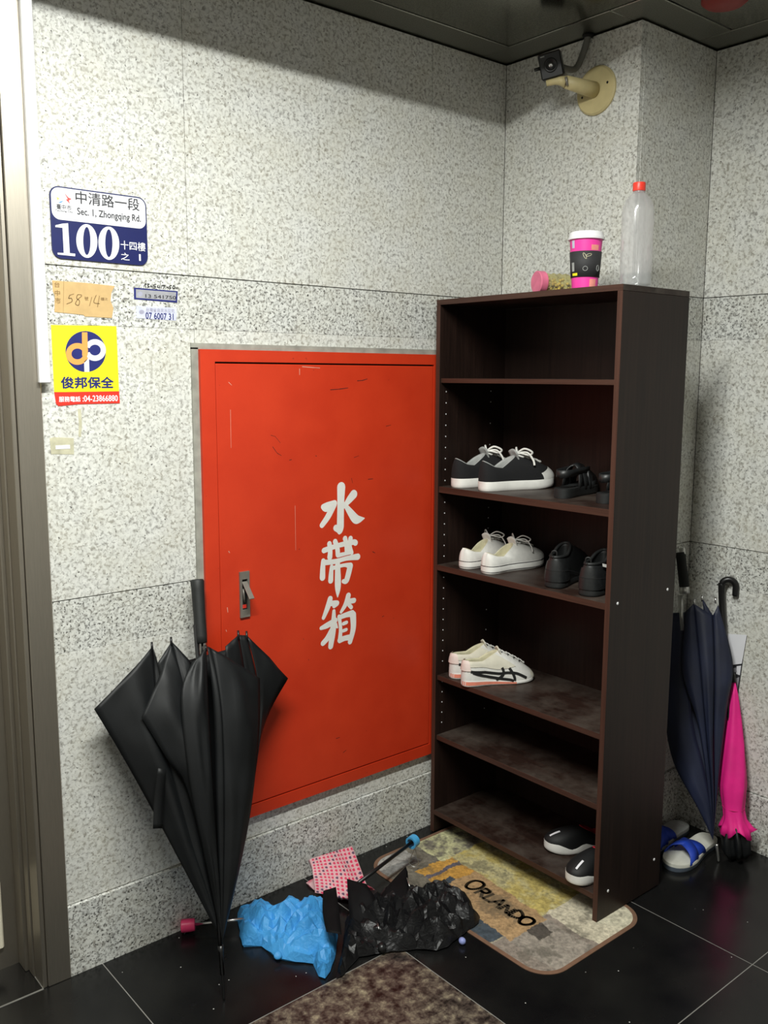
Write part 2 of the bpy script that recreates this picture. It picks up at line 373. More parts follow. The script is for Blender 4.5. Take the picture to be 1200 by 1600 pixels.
def text_quad(name, s, p00, p10, p01, out, mat, parent, bold=0.0):
    """flat lettering filling the parallelogram p00 (bottom left), p10 (bottom right), p01 (top left)"""
    me, (a, b, c, d) = glyphs(name, s, mat, bold)
    p00, p10, p01 = Vector(p00), Vector(p10), Vector(p01); out = Vector(out)
    bm = bmesh.new(); sh = [(0, 0)] if not bold else [(-bold, 0), (bold, 0), (0, bold), (0, -bold)]
    for k, (sx, sy) in enumerate(sh):
        b2 = bmesh.new(); b2.from_mesh(me); vm = {}
        for v in b2.verts:
            u, w_ = (v.co.x+sx-a)/(c-a), (v.co.y+sy-b)/(d-b)
            vm[v] = bm.verts.new(p00+(p10-p00)*u+(p01-p00)*w_+out+Vector((0, -4e-5*k, 0)))
        for f in b2.faces: bm.faces.new([vm[v] for v in f.verts])
        b2.free()
    bpy.data.meshes.remove(me)
    return from_bm(name, bm, mat, parent)
def wall_text(s, bl, tr, y, mat, parent, bold=0.0, conv=None):
    a = atY(conv(bl), 0); b = atY(conv(tr), 0)
    return text_quad('lettering', s, (a.x, y, a.z), (b.x, y, a.z), (a.x, y, b.z), (0, 0, 0), mat, parent, bold)

# ================================================================== THE SETTING
Q, PC = 0.4008, 0.5277
rows = [-0.003, 0.1959, 0.8697, 1.0048, 1.6801, 1.8176, ZC-0.004]
XJ = -1.196; G = 0.0012
def panel_mesh(lo, hi, mat, parent):
    return box('granite_panel', lo, hi, mat, parent, 0.0007)
def granite_wall(name, back_lo, back_hi, axis, splits, place):
    wl = struct(box(name, back_lo, back_hi, 'grout'))
    for i in range(6):
        cuts = splits[i] if isinstance(splits, dict) else splits
        for a, b in zip(cuts, cuts[1:]):
            pr = 0.008 if i == 0 else 0.0
            gb, gt = ((G if k in (1, 3, 5) else 0.0002) for k in (i, i+1))
            lo, hi = place(a+(G*.5 if a != cuts[0] else 0), b-(G*.5 if b != cuts[-1] else 0), rows[i]+gb, rows[i+1]-gt, pr)
            panel_mesh(lo, hi, 'granite_band' if i in (0, 2, 4) else 'granite', wl)
    return wl
XL = -1.5975
sp = {0: [XL, -0.62, 0], 1: [XL, 0], 2: [XL, -0.55, 0], 3: [XL, -1.183, -0.32, 0], 4: [XL, -0.42, 0], 5: [XL, XJ, -0.335, 0]}
granite_wall('wall_left', (XL, 0.018, 0), (0.10, 0.10, ZC), 'x', sp, lambda a, b, z0, z1, pr: ((a, -pr, z0), (b, 0.018, z1)))
granite_wall('wall_back', (0.018, -PC+0.018, 0), (0.10, 0.018, ZC), 'y', [-PC+0.001, -0.001], lambda a, b, z0, z1, pr: ((-pr, a-pr, z0), (0.018, b, z1)))
granite_wall('wall_column', (0.018, -PC+0.018, 0), (Q+0.1, -PC+0.10, ZC), 'x', [0.0186, Q], lambda a, b, z0, z1, pr: ((a, -PC-pr, z0), (b, -PC+0.018, z1)))
granite_wall('wall_right', (Q+0.018, -3.2, 0), (Q+0.10, -PC+0.018, ZC), 'y', [-3.2, -1.75, -PC-0.001], lambda a, b, z0, z1, pr: ((Q-pr, a, z0), (Q+0.018, b, z1)))
# floor: black tiles with one brown inlay, light joints
GX = [-3.53, -2.855, -2.185, -1.5113, -0.8526, -0.1714, 0.50]; GY = [-3.14, -2.467, -1.797, -1.126, -0.4566, 0.20]
fl = struct(box('floor', (-3.53, -3.14, -0.06), (0.50, 0.20, -0.0006), plain('floor_joint', (0.20, 0.195, 0.18), 0.8)))
for i in range(6):
    for j in range(5):
        brown = (i == 3 and j == 3)
        box('floor_tile', (GX[i]+0.001, GY[j]+0.001, -0.02), (GX[i+1]-0.001, GY[j+1]-0.001, 0.0), 'floor_brown' if brown else 'floor_black', fl, 0.0008)
# ceiling: dark mirror panels with a perimeter trim and a lamp recess further back
HX0, HX1, HY0, HY1 = -2.85, -0.75, -1.70, -0.80
ce = struct(box('ceiling', (-3.6, -3.3, ZC+0.24), (0.6, 0.2, ZC+0.26), 'black_matte'))
T0, T1 = ZC, ZC+0.012
BW = 0.113
def cbox(n, x0, x1, y0, y1, m='ceiling'): box(n, (x0, y0, T0), (x1, y1, T1), m, ce, 0.002)
cbox('ceiling_trim', -3.6, -BW, -BW, 0.03, 'ceiling_trim'); cbox('ceiling_trim', -BW, 0.03, -PC+0.0305, 0.03, 'ceiling_trim')
cbox('ceiling_trim', -BW, Q-BW, -PC-BW, -PC+0.03, 'ceiling_trim'); cbox('ceiling_trim', Q-BW, Q+0.03, -3.3, -PC+0.03, 'ceiling_trim')
g = 0.008
cbox('ceiling_panel', -3.6, HX0, -3.3, -BW-g); cbox('ceiling_panel', HX0, HX1, HY1, -BW-g); cbox('ceiling_panel', HX0, HX1, -3.3, HY0)
cbox('ceiling_panel', HX1, -BW-g, -PC-BW-g+0.0, -BW-g); cbox('ceiling_panel', HX1, Q-BW-g, -3.3, -PC-BW-g)
for lo, hi in (((HX0-0.01, HY0-0.01, T1), (HX0, HY1+0.01, ZC+0.24)), ((HX1, HY0-0.01, T1), (HX1+0.01, HY1+0.01, ZC+0.24)), ((HX0, HY0-0.01, T1), (HX1, HY0, ZC+0.24)), ((HX0, HY1, T1), (HX1, HY1+0.01, ZC+0.24))):
    box('lamp_recess_side', lo, hi, 'white_plastic', ce)
for nm, lo, hi in (('wall_front', (-3.6, -3.2, 0), (Q+0.1, -3.12, ZC)), ('wall_side', (-3.6, -3.2, 0), (-3.52, 0.2, ZC))):
    struct(box(nm, lo, hi, plain('grey_stone_wall', (0.40, 0.39, 0.36), 0.6)))
# steel door, jamb and casing at the left edge
dr = struct(box('door_1', (-3.52, 0.14, 0.0), (-1.672, 0.18, ZC-0.01), 'steel'))
box('cream_strip', (-1.76, 0.130, 0.062), (-1.7185, 0.1395, 0.252), 'cream2', dr, 0.004)
tr = struct(box('trim_1', (-1.657, -0.012, 0.0), (XL, 0.05, ZC-0.005), 'steel', None, 0.002))
box('casing_bead', (-1.6695, -0.009, 0.0), (-1.6585, 0.05, ZC-0.005), 'steel', tr, 0.002)
box('jamb_step', (-1.673, 0.052, 0.0), (-1.640, 0.085, ZC-0.005), 'steel', tr, 0.002)
box('jamb_rebate', (-1.682, 0.088, 0.0), (-1.640, 0.138, ZC-0.005), 'steel', tr, 0.002)
box('sill_edge', (-2.70, -0.013, 0.0), (-1.6705, -0.008, 0.0015), 'grout', tr)
box('sill_edge', (-1.6715, -0.008, 0.0), (-1.6675, 0.138, 0.0015), 'grout', tr)
# white cable duct down the casing
tag(box('cable_duct', (-1.606, -0.027, 1.541), (-1.5795, -0.0125, ZC-0.006), 'white_plastic', None, 0.002), 'white plastic cable duct running down the steel door casing', 'duct')

# ================================================================== HOSE CABINET
cab = thing('hose_cabinet', 'red metal fire hose cabinet with white lettering set in the granite wall', 'cabinet', (-0.74, 0, 0.95))
cab.location = (0, 0, 0)
CL, CR, CT, CB = -1.1769, -0.3000, 1.6292, 0.2684; DL, DR, DT, DB = -1.1299, -0.3307, 1.594, 0.3083
bm = bmesh.new()
for lo, hi in (((CL, -0.016, DT+0.003), (CR, -0.001, CT)), ((CL, -0.016, CB), (CR, -0.001, DB-0.003)), ((CL, -0.016, DB-0.003), (DL-0.003, -0.001, DT+0.003)), ((DR+0.003, -0.016, DB-0.003), (CR, -0.001, DT+0.003))):
    add_box(bm, lo, hi)
from_bm('frame', bm, 'red', cab)
box('frame_back', (DL-0.003, -0.0035, DB-0.003), (DR+0.003, -0.001, DT+0.003), 'black_matte', cab)
door = box('door', (DL, -0.0145, DB), (DR, -0.004, DT-0.002), 'red', cab, 0.002)
bm = bmesh.new()
add_box(bm, (CL-0.020, -0.006, CB-0.004), (CL, -0.001, CT+0.004)); add_box(bm, (CL-0.020, -0.006, CT), (CR, -0.001, CT+0.016))
from_bm('sealant', bm, 'sealant', cab)
# scratches: thin dark scuff marks
bm = bmesh.new()
def scuff(bm, pts, wd, y=-0.01475):
    P = [atY(p, -0.0145) for p in pts]
    for a, b in zip(P, P[1:]):
        d = (b-a).normalized(); n = Vector((-d.z, 0, d.x))*wd
        v = [bm.verts.new(Vector((q.x, y, q.z))) for q in (a-n, a+n, b+n*0.7, b-n*0.7)]
        bm.faces.new(v)
for pts, wd in (([(516, 609), (530, 608), (544, 606)], .0011), ([(558, 595), (566, 594.5), (574, 592)], .0011), ([(423, 680), (430, 682), (438, 692)], .0006), ([(426, 698), (433, 708), (440, 712)], .0008), ([(452, 719), (456, 718)], .001), ([(493, 712), (495, 713)], .001), ([(553, 715), (561, 712)], .0007), ([(603, 666), (611, 664)], .0008), ([(575, 749), (583, 748)], .001), ([(549, 747), (551, 755)], .0007), ([(582, 862), (586, 864)], .0012), ([(597, 964), (600, 962)], .001), ([(525, 1154), (531, 1152)], .001), ([(536, 1176), (541, 1172)], .001)):
    scuff(bm, pts, wd)
o = from_bm('scuff_marks', bm, 'black_matte', door); o['kind'] = 'stuff'
bm = bmesh.new()
for pts, wd in (([(357, 597), (362, 602)], .0009), ([(360, 640), (361, 700)], .0006), ([(461, 790), (462, 860)], .0006), ([(355, 949), (356, 957)], .0012), ([(353, 984), (354, 987)], .001), ([(357, 861), (359, 864)], .0014), ([(472, 573), (500, 575)], .0012), ([(468, 576), (468, 586)], .0011)):
    scuff(bm, pts, wd)
o = from_bm('paint_chips', bm, plain('chipped_paint', (0.66, 0.30, 0.22), 0.6), door); o['kind'] = 'stuff'
# brush lettering, each character one piece of strokes
def stroke(bm, pts, conv, y):
    P = []
    for u, v, r in pts:
        a = atY(conv((u, v)), -0.0145); P.append((a.x, a.z, r*scale_m))
    Q_ = [Vector(p) for p in P]
    if len(Q_) > 2: Q_ = catmull(Q_, 5)
    n = 14
    for k, p in enumerate(Q_):
        bm.append([(p.x+p.z*math.cos(2*PI*i/n), p.y+p.z*math.sin(2*PI*i/n)) for i in range(n)])
    for a, b in zip(Q_, Q_[1:]):
        d = Vector((b.x-a.x, b.y-a.y))
        if d.length < 1e-6: continue
        d.normalize(); nn = Vector((-d.y, d.x))
        bm.append([(p.x+s*p.z*nn.x, p.y+s*p.z*nn.y) for p, s in ((a, 1), (a, -1), (b, -1), (b, 1))])
def union_plate(name, polys, y, mat, parent):
    vs = []; fs = []
    for pl_ in polys:
        if sum(p[0]*q[1]-q[0]*p[1] for p, q in zip(pl_, pl_[1:]+pl_[:1])) < 0: pl_ = pl_[::-1]
        fs.append(list(range(len(vs), len(vs)+len(pl_)))); vs += [Vector(p) for p in pl_]
    v2, _e, f2, _a, _b, of = geometry.delaunay_2d_cdt(vs, [], fs, 0, 1e-6)
    f2 = [f for f, o_ in zip(f2, of) if o_]
    return from_py(name, [(p.x, y, p.y) for p in v2], f2, mat, parent)
cv = lambda q: (460+q[0]/5.1625, 730+q[1]/5.1625)
scale_m = 0.00196/5.1625*1.13
chars = [
 [[(377, 160, 36), (373, 300, 30), (370, 480, 31)], [(370, 480, 31), (365, 508, 27), (362, 532, 10)], [(335, 490, 24), (362, 515, 18)],
  [(232, 320, 20), (262, 322, 34), (322, 292, 24)], [(318, 300, 26), (272, 395, 24), (222, 468, 20)], [(478, 218, 32), (440, 265, 26), (400, 318, 14)], [(402, 296, 14), (455, 370, 28), (490, 415, 34), (515, 422, 28), (562, 412, 5)]],
 [[(238, 672, 20), (340, 635, 18), (470, 605, 20), (492, 610, 22)], [(282, 618, 20), (288, 680, 20), (285, 725, 22)], [(328, 600, 20), (345, 650, 20), (350, 705, 20)], [(408, 575, 20), (418, 620, 19), (425, 680, 22)], [(452, 575, 20), (445, 630, 18), (462, 690, 16)],
  [(350, 712, 16), (400, 700, 14), (450, 690, 12)], [(232, 755, 18), (228, 820, 22), (226, 890, 24)], [(235, 770, 20), (330, 760, 18), (420, 735, 17), (510, 722, 24)], [(300, 800, 15), (295, 860, 20), (292, 915, 22)], [(305, 815, 16), (400, 790, 13), (448, 795, 24)], [(450, 795, 24), (435, 860, 24), (418, 915, 22), (395, 920, 16)], [(348, 760, 20), (350, 900, 27), (350, 980, 24), (348, 1045, 5)]],
 [[(288, 1062, 22), (268, 1130, 22), (234, 1215, 15)], [(290, 1100, 20), (345, 1095, 18), (320, 1120, 16)], [(435, 1035, 22), (415, 1100, 20), (376, 1168, 12)], [(425, 1085, 20), (480, 1075, 20)], [(440, 1110, 16), (458, 1130, 16)],
  [(215, 1298, 14), (265, 1275, 22), (330, 1235, 20)], [(318, 1160, 14), (312, 1300, 26), (292, 1445, 22)], [(300, 1320, 24), (265, 1380, 22), (230, 1420, 20)], [(330, 1270, 18), (345, 1292, 8)],
  [(360, 1205, 16), (372, 1300, 15), (366, 1398, 20)], [(362, 1212, 18), (420, 1190, 20), (465, 1180, 26)], [(472, 1190, 28), (474, 1300, 24), (448, 1408, 20)], [(395, 1262, 14), (420, 1252, 14)], [(392, 1320, 13), (418, 1310, 13)], [(366, 1395, 22), (410, 1378, 20), (455, 1372, 24)]],
]
for ch in chars:
    bm = []
    for st_ in ch: stroke(bm, st_, cv, -0.0149)
    union_plate('lettering', bm, -0.0149, 'white_lettering', door)
# recessed pull latch, flap lifted
lt = thing('tmp', '', '')
bpy.data.objects.remove(lt)
LX0, LX1, LZ0, LZ1 = -1.0712, -1.0398, 0.8800, 1.0125
bm = bmesh.new()
yb, yf = -0.0147, -0.0205
for lo, hi in (((LX0, yf, LZ0), (LX1, yb, LZ0+0.022)), ((LX0, yf, LZ1-0.022), (LX1, yb, LZ1)), ((LX0, yf, LZ0+0.022), (LX0+0.007, yb, LZ1-0.022)), ((LX1-0.007, yf, LZ0+0.022), (LX1, yb, LZ1-0.022))):
    add_box(bm, lo, hi)
lat = from_bm('latch', bm, 'latch', cab)
box('latch_pocket', (LX0+0.007, -0.0155, LZ0+0.022), (LX1-0.007, -0.0147, LZ1-0.022), 'black_matte', lat)
bm = bmesh.new(); add_box(bm, (LX0+0.0075, -0.004, -0.052), (LX1-0.0075, 0.0, 0.006), 0.001)
o = from_bm('flap', bm, 'latch', lat); o.location = (0, -0.0205, LZ1-0.035); o.rotation_euler = (math.radians(-42), 0, 0)
tube('tongue', [(LX0+0.0125, -0.0165, LZ1-0.05), (LX0+0.0135, -0.018, LZ0+0.06), (LX0+0.015, -0.0165, LZ0+0.043)], 0.003, 'latch', lat, 8)
box('red_tab', (LX0+0.009, -0.0172, LZ0+0.026), (LX1-0.010, -0.0157, LZ0+0.036), 'red_band', lat)

# ================================================================== SIGNS AND STICKERS ON THE WALL
pc = lambda q: (60+q[0]/6.3158, 270+q[1]/6.3158)
pl = thing('house_number_sign', 'navy and white enamel house number sign reading 100', 'sign')
PX0, PX1, PZ0, PZ1 = -1.5528, -1.3105, 1.8335, 1.9985
plate('plate', rrect(PX0, PZ0, PX1, PZ1, 0.022), 0, -0.004, 'navy', pl)
plate('white_field', rrect(PX0+0.003, PZ0+0.089, PX1-0.003, PZ1-0.003, 0.019), -0.004, -0.0046, 'sign_white', pl)
Y_ = -0.0048
def ptext(s, bl, tr, mat, bold=0.0): return wall_text(s, bl, tr, Y_, mat, pl, bold, pc)
ptext('中清路一段', (362, 302), (985, 262), 'ink', 0.012)
ptext('Sec. 1, Zhongqing Rd.', (378, 434), (1000, 422), 'ink', 0.022)
ptext('臺中市', (172, 358), (315, 325), 'ink', 0.01); ptext('Taichung City', (160, 384), (330, 382), 'ink', 0.02)
ptext('十四樓', (806, 755), (1046, 694), 'sign_white', 0.008); ptext('之', (808, 860), (890, 796), 'sign_white', 0.008); ptext('1', (986, 870), (1001, 806), 'sign_white')
def px_poly(name, pts, y, mat, parent, conv):
    P = [atY(conv(p), 0) for p in pts]; v = [(p.x, y, p.z) for p in P]
    return from_py(name, v, [tuple(range(len(v)))], mat, parent)
def px_ring(name, c, r0, r1, y, mat, parent, conv, n=40, a0=0, a1=360):
    v = []; f = []
    m = n if a1-a0 >= 360 else n+1
    for k in range(m):
        a = math.radians(a0+(a1-a0)*k/n)
        for rx, ry in (r0, r1):
            p = atY(conv((c[0]+rx*math.cos(a), c[1]-ry*math.sin(a)+(c[2] if len(c) > 2 else 0)*(rx*math.cos(a)))), 0); v.append((p.x, y, p.z))
    for k in range(n):
        i, j = 2*k, 2*((k+1) % m); f.append((i, i+1, j+1, j))
    return from_py(name, v, f, mat, parent)
px_poly('lettering', [(160, 520), (225, 505), (285, 500), (302, 795), (355, 800), (355, 826), (183, 808), (182, 790), (243, 793), (230, 545), (160, 538)], Y_, 'sign_white', pl, pc)
px_ring('lettering', (470, 675, 0.1), (104, 166), (36, 138), Y_, 'sign_white', pl, pc); px_ring('lettering', (687, 697, 0.1), (103, 164), (36, 137), Y_, 'sign_white', pl, pc)
px_poly('emblem', [(245, 195), (287, 246), (322, 262), (292, 276), (306, 312), (262, 266), (282, 262)], Y_, 'logo_red', pl, pc)
px_poly('emblem', [(170, 238), (202, 256), (180, 276)], Y_, 'logo_green', pl, pc); px_poly('emblem', [(186, 300), (212, 284), (242, 280), (216, 298)], Y_, 'logo_blue', pl, pc)
# security company sticker
sc = lambda q: (40+q[0]/4.0, 380+q[1]/4.0)
st = thing('security_sticker', 'square yellow sticker with a blue round emblem and red phone strip', 'sticker')
def quad_plate(name, pts, conv, y0, y1, mat, parent):
    return plate(name, [(lambda p: (p.x, p.z))(atY(conv(q), 0)) for q in pts], y0, y1, mat, parent)
quad_plate('sheet', [(158, 510), (566, 519), (583, 930), (178, 930)], sc, 0, -0.0012, 'yellow', st)
quad_plate('phone_strip', [(178, 931), (583, 925), (588, 1000), (330, 1006), (205, 1018), (190, 1005)], sc, 0, -0.0014, 'red_band', st)
px_ring('emblem', (374, 677, 0.02), (0.5, 0.5), (126, 128), -0.0015, 'ink_blue', st, sc)
px_ring('emblem', (322, 692), (72, 68), (37, 34), -0.0017, 'orange', st, sc, 40, 20, 340)
px_poly('emblem', [(350, 556), (384, 557), (388, 690), (381, 716), (366, 735), (352, 700)], -0.0018, 'orange', st, sc)
px_ring('emblem', (432, 668), (68, 68), (36, 34), -0.0016, 'sign_white', st, sc, 40, -160, 160)
px_poly('emblem', [(364, 740), (386, 722), (394, 690), (397, 804), (366, 804)], -0.0017, 'sign_white', st, sc)
wall_text('俊邦保全', (222, 907), (545, 836), -0.0016, 'ink_blue', st, 0.03, sc)
wall_text('服務電話', (208, 992), (340, 957), -0.0018, 'sign_white', st, 0.025, sc); wall_text(':04-23866880', (356, 990), (573, 950), -0.0018, 'sign_white', st, 0.02, sc)
# brown paper with the old number
bp_ = thing('number_paper', 'torn brown paper label with handwritten 58 and 14', 'label')
quad_plate('paper', [(165, 232), (240, 238), (400, 250), (556, 268), (535, 310), (530, 360), (548, 405), (538, 468), (370, 458), (360, 448), (200, 432), (180, 430), (182, 330), (170, 300)], sc, 0, -0.0012, 'brown_paper', bp_)
for ch, bl, tr in (('台', (180, 275), (210, 243)), ('中', (182, 328), (213, 295)), ('市', (185, 378), (216, 342)), ('號', (368, 358), (390, 335)), ('樓', (468, 358), (490, 340)), ('之', (492, 356), (512, 342))):
    wall_text(ch, bl, tr, -0.0014, 'pale_print', bp_, 0.02, sc)
def pen(parent, strokes, wd, y, mat, conv, name='handwriting'):
    bm = bmesh.new()
    for s in strokes:
        P = [atY(conv(p), 0) for p in s]
        P = catmull([Vector((p.x, p.z, 0)) for p in P], 4) if len(P) > 2 else [Vector((p.x, p.z, 0)) for p in P]
        for a, b in zip(P, P[1:]):
            d = (b-a)
            if d.length < 1e-7: continue
            d.normalize(); n = Vector((-d.y, d.x, 0))*wd; e = d*wd*0.5
            bm.faces.new([bm.verts.new((q.x, y, q.y)) for q in (a-n-e, a+n-e, b+n+e, b-n+e)])
    return from_bm(name, bm, mat, parent)
pen(bp_, [[(300, 318), (275, 325)], [(275, 325), (268, 345), (285, 345), (288, 365), (255, 380)], [(350, 325), (325, 322), (318, 345), (335, 360), (330, 388), (310, 380), (322, 355), (350, 330)]], 0.0009, -0.0015, 'pale_print', sc)
pen(bp_, [[(412, 338), (398, 392)], [(440, 325), (425, 370), (462, 378)], [(460, 330), (448, 398)]], 0.0009, -0.0015, 'pale_print', sc)
pen(bp_, [[(237, 240), (234, 440)]], 0.0004, -0.0015, 'pale_print', sc, 'print_line')
l1 = thing('meter_label', 'grey meter number label with a dark blue border', 'label')
quad_plate('border', [(676, 277), (950, 300), (946, 372), (677, 350)], sc, 0, -0.001, 'ink_blue', l1)
quad_plate('field', [(688, 288), (940, 307), (936, 360), (689, 341)], sc, -0.001, -0.0013, 'label_grey', l1)
wall_text('13 541750', (748, 340), (938, 331), -0.0015, 'ink', l1, 0.015, sc); px_ring('emblem', (715, 317), (0.5, 0.5), (15, 15), -0.0015, 'faint', l1, sc)
hw = pen(None, [[(738, 270), (750, 252), (748, 275)], [(755, 256), (772, 255), (762, 266), (772, 272), (760, 278)], [(778, 270), (792, 268)], [(815, 256), (802, 260), (800, 268), (812, 270), (808, 280), (796, 280)], [(830, 262), (822, 275), (838, 275)], [(838, 262), (834, 284)], [(848, 264), (846, 280)], [(853, 266), (870, 264), (860, 284)], [(880, 274), (892, 274)], [(912, 266), (900, 268), (898, 276), (908, 278), (902, 286), (896, 284)], [(925, 264), (918, 276), (924, 284), (934, 276), (925, 264)]], 0.0010, -0.0006, 'ink', sc)
tag(hw, 'black handwritten number on the granite above the meter label', 'handwriting')
l2 = thing('water_label', 'white paper label printed 07 6007 31 under the meter label', 'label')
quad_plate('paper', [(690, 392), (944, 404), (940, 484), (694, 468)], sc, 0, -0.001, 'label_white', l2)
wall_text('07 6007 31', (750, 472), (922, 441), -0.0012, 'ink_blue', l2, 0.02, sc); wall_text('台灣省自來水公司', (752, 428), (928, 412), -0.0012, 'faint', l2, 0.02, sc); px_ring('emblem', (724, 430), (0.5, 0.5), (16, 13), -0.0012, 'faint', l2, sc)
tp = thing('tape_remnant', 'scrap of old tape with a white strip stuck below the yellow sticker', 'tape')
quad_plate('tape', [(150, 1220), (175, 1212), (300, 1218), (302, 1320), (160, 1318)], sc, 0, -0.0008, 'tape', tp)
quad_plate('white_strip', [(186, 1264), (276, 1260), (277, 1284), (187, 1288)], sc, -0.0008, -0.0014, 'sign_white', tp)
tp2 = quad_plate('glue_streak', [(325, 1035), (345, 1035), (352, 1130), (346, 1210), (330, 1210), (333, 1130)], sc, 0, -0.0005, 'tape', None)
tag(tp2, 'narrow brown streak of glue on granite under the yellow sticker', 'residue')

# ================================================================== SHOE RACK
XS, XB, Y0, Y1, H = -0.3427, -0.0289, -0.0398, -0.7435, 1.8
TH = 0.016
rk = thing('shoe_rack', 'tall dark walnut open shoe rack against the corner wall', 'shelf', (0, 0, 0))
def upright(name, ya, yb):
    o = box(name, (XS+0.0015, ya, 0.0035), (XB, yb, H-TH-0.0005), 'wood', rk, 0.0006)
    box('edge_band', (XS, ya, 0.0035), (XS+0.0014, yb, H-TH-0.0005), 'wood_edge', o); return o
ul = upright('side_panel', Y0-TH, Y0); ur = upright('side_panel', Y1, Y1+TH)
o = box('top_panel', (XS+0.0015, Y1, H-TH), (XB, Y0, H), 'wood_shelf', rk, 0.0006)
box('edge_band', (XS, Y1, H-TH), (XS+0.0014, Y0, H), 'wood_edge_y', o)
box('back_panel', (XB-0.006, Y1+TH+0.0005, 0.075), (XB-0.001, Y0-TH-0.0005, H-TH-0.0005), 'wood', rk)
SH = [(1.5535, 0.014, XS+0.008), (1.205, 0.020, XS+0.004), (0.945, 0.018, XS), (0.5645, 0.016, XS+0.008), (0.353, 0.016, XS+0.008), (0.084, 0.016, XS)]
for z, t, x0 in SH:
    o = box('shelf_board', (x0+0.0015, Y1+TH+0.0005, z-t), (XB-0.0065, Y0-TH-0.0005, z), 'wood_shelf', rk, 0.0006)
    box('edge_band', (x0, Y1+TH+0.0005, z-t), (x0+0.0014, Y0-TH-0.0005, z-0.0002), 'wood_edge_y', o)
bm = bmesh.new()
zs = [1.511-0.0361*k for k in range(32)]
zs = [z for z in zs if all(abs(z-s[0]+0.008) > 0.018 for s in SH)]
for z in zs:
    for x in (-0.311, -0.102):
        if x < -0.2 or R_.random() < 0.5:
            bmesh.ops.create_cone(bm, cap_ends=True, segments=8, radius1=0.0021, radius2=0.0021, depth=0.0008, matrix=Matrix.Translation((x, Y0-TH-0.0003, z)) @ Matrix.Rotation(PI/2, 4, 'X'))
o = from_bm('pin_holes', bm, 'white_plastic', ul); o['kind'] = 'stuff'
for x, z in ((-0.0651, 0.9459), (-0.3074, 0.9424), (-0.294, 0.0828), (-0.063, 0.0977)):
    lathe('screw_cap', [(0.0045, 0), (0.0045, 0.001), (0.003, 0.0016)], 'white_plastic', ur, 10, (x, Y1, z), (0, -1, 0))

# ================================================================== THINGS ON TOP OF THE RACK
p = atX((995, 380), -0.215); bt = thing('water_bottle', 'clear plastic bottle with red cap standing on top of the shoe rack', 'bottle', (p.x, p.y-0.0, H))
bh = 0.276
prof = [(0.030, 0.0), (0.040, 0.004), (0.0425, 0.012), (0.041, 0.04), (0.0425, 0.046), (0.0425, 0.20), (0.040, 0.215), (0.033, 0.232), (0.021, 0.245), (0.0135, 0.252), (0.013, 0.262)]
lathe('body', prof, 'pet', bt, 40, closed=True)
lathe('water', [(0.03, 0.003), (0.039, 0.008), (0.0395, 0.038), (0.0, 0.0382)], 'water', bt, 32)
lathe('neck_ring', [(0.0135, 0.250), (0.0158, 0.2505), (0.0158, 0.2535), (0.0135, 0.254)], 'pet', bt, 28)
bm = bmesh.new()
o = lathe('cap', [(0.0165, 0.2545), (0.0168, 0.256), (0.0168, 0.274), (0.0158, 0.276), (0, 0.2762)], 'cap_red', bt, 40); sharp(o)
p = atX((914, 430), -0.245); cu = thing('paper_cup', 'pink takeaway cup with white lid and black printed sleeve', 'cup', (p.x, p.y, H))
r_at = lambda h: lerp(0.0355, 0.0455, h/0.145)
o = lathe('cup_body', [(0.0345, 0.0), (0.0355, 0.001), (r_at(0.144), 0.144)], 'cup_pink', cu, 40); sharp(o)
o = lathe('lid', [(0.0472, 0.139), (0.0505, 0.1395), (0.0505, 0.145), (0.0478, 0.147), (0.0465, 0.156), (0.0445, 0.160), (0.040, 0.161), (0.039, 0.158), (0, 0.158)], 'white_plastic', cu, 40); sharp(o, 50)
sl = lathe('sleeve', [(r_at(0.036)+0.0006, 0.036), (r_at(0.036)+0.0018, 0.0362), (r_at(0.106)+0.0018, 0.106), (r_at(0.106)+0.0006, 0.1062)], 'sleeve', cu, 40, closed=False)
def cup_mark(name, a0, a1, h0, h1, off, mat, parent, ring=False):
    v = []; f = []; n = 6
    for k in range(n+1):
        a = lerp(a0, a1, k/n)
        for h in (h0, h1): r = r_at(h)+off; v.append((r*math.cos(a), r*math.sin(a), h))
    f = [(2*k, 2*k+1, 2*k+3, 2*k+2) for k in range(n)]
    return from_py(name, v, f, mat, parent)
va = math.atan2(CAM.y-p.y, CAM.x-p.x)
def cup_loop(c_a, c_h, ra, rh, wd, tilt, mat):
    bm = bmesh.new(); pts = []
    for k in range(13):
        t = 2*PI*k/12; x, y = ra*math.cos(t), rh*math.sin(t); x, y = x*math.cos(tilt)-y*math.sin(tilt), x*math.sin(tilt)+y*math.cos(tilt)
        h = c_h+y; r = r_at(h)+0.0021; a = c_a+x/r; pts.append((r*math.cos(a), r*math.sin(a), h))
    add_tube(bm, pts, wd, 5, False); return from_bm('printed_mark', bm, mat, sl)
cup_loop(va-0.05, 0.092, 0.003, 0.009, 0.0008, 0.5, 'lining_cream'); cup_loop(va+0.20, 0.094, 0.003, 0.008, 0.0008, -1.3, 'lining_cream')
cup_loop(va-0.0, 0.058, 0.0065, 0.006, 0.0008, 0, 'lining_grey'); cup_loop(va+0.95, 0.060, 0.005, 0.008, 0.0008, 0, 'lining_grey')
cup_mark('printed_mark', va-1.05, va-0.80, 0.052, 0.076, 0.0021, 'lining_grey', sl); cup_mark('printed_mark', va-1.0, va-0.55, 0.040, 0.047, 0.0021, 'yellow', sl)
cup_mark('printed_label', va-1.02, va-0.78, 0.115, 0.136, 0.0004, 'label_white', cu); cup_mark('printed_flower', va+0.35, va+0.9, 0.008, 0.030, 0.0004, 'petal', cu); cup_mark('printed_flower', va+0.35, va+0.9, 0.108, 0.122, 0.0004, 'petal', cu)
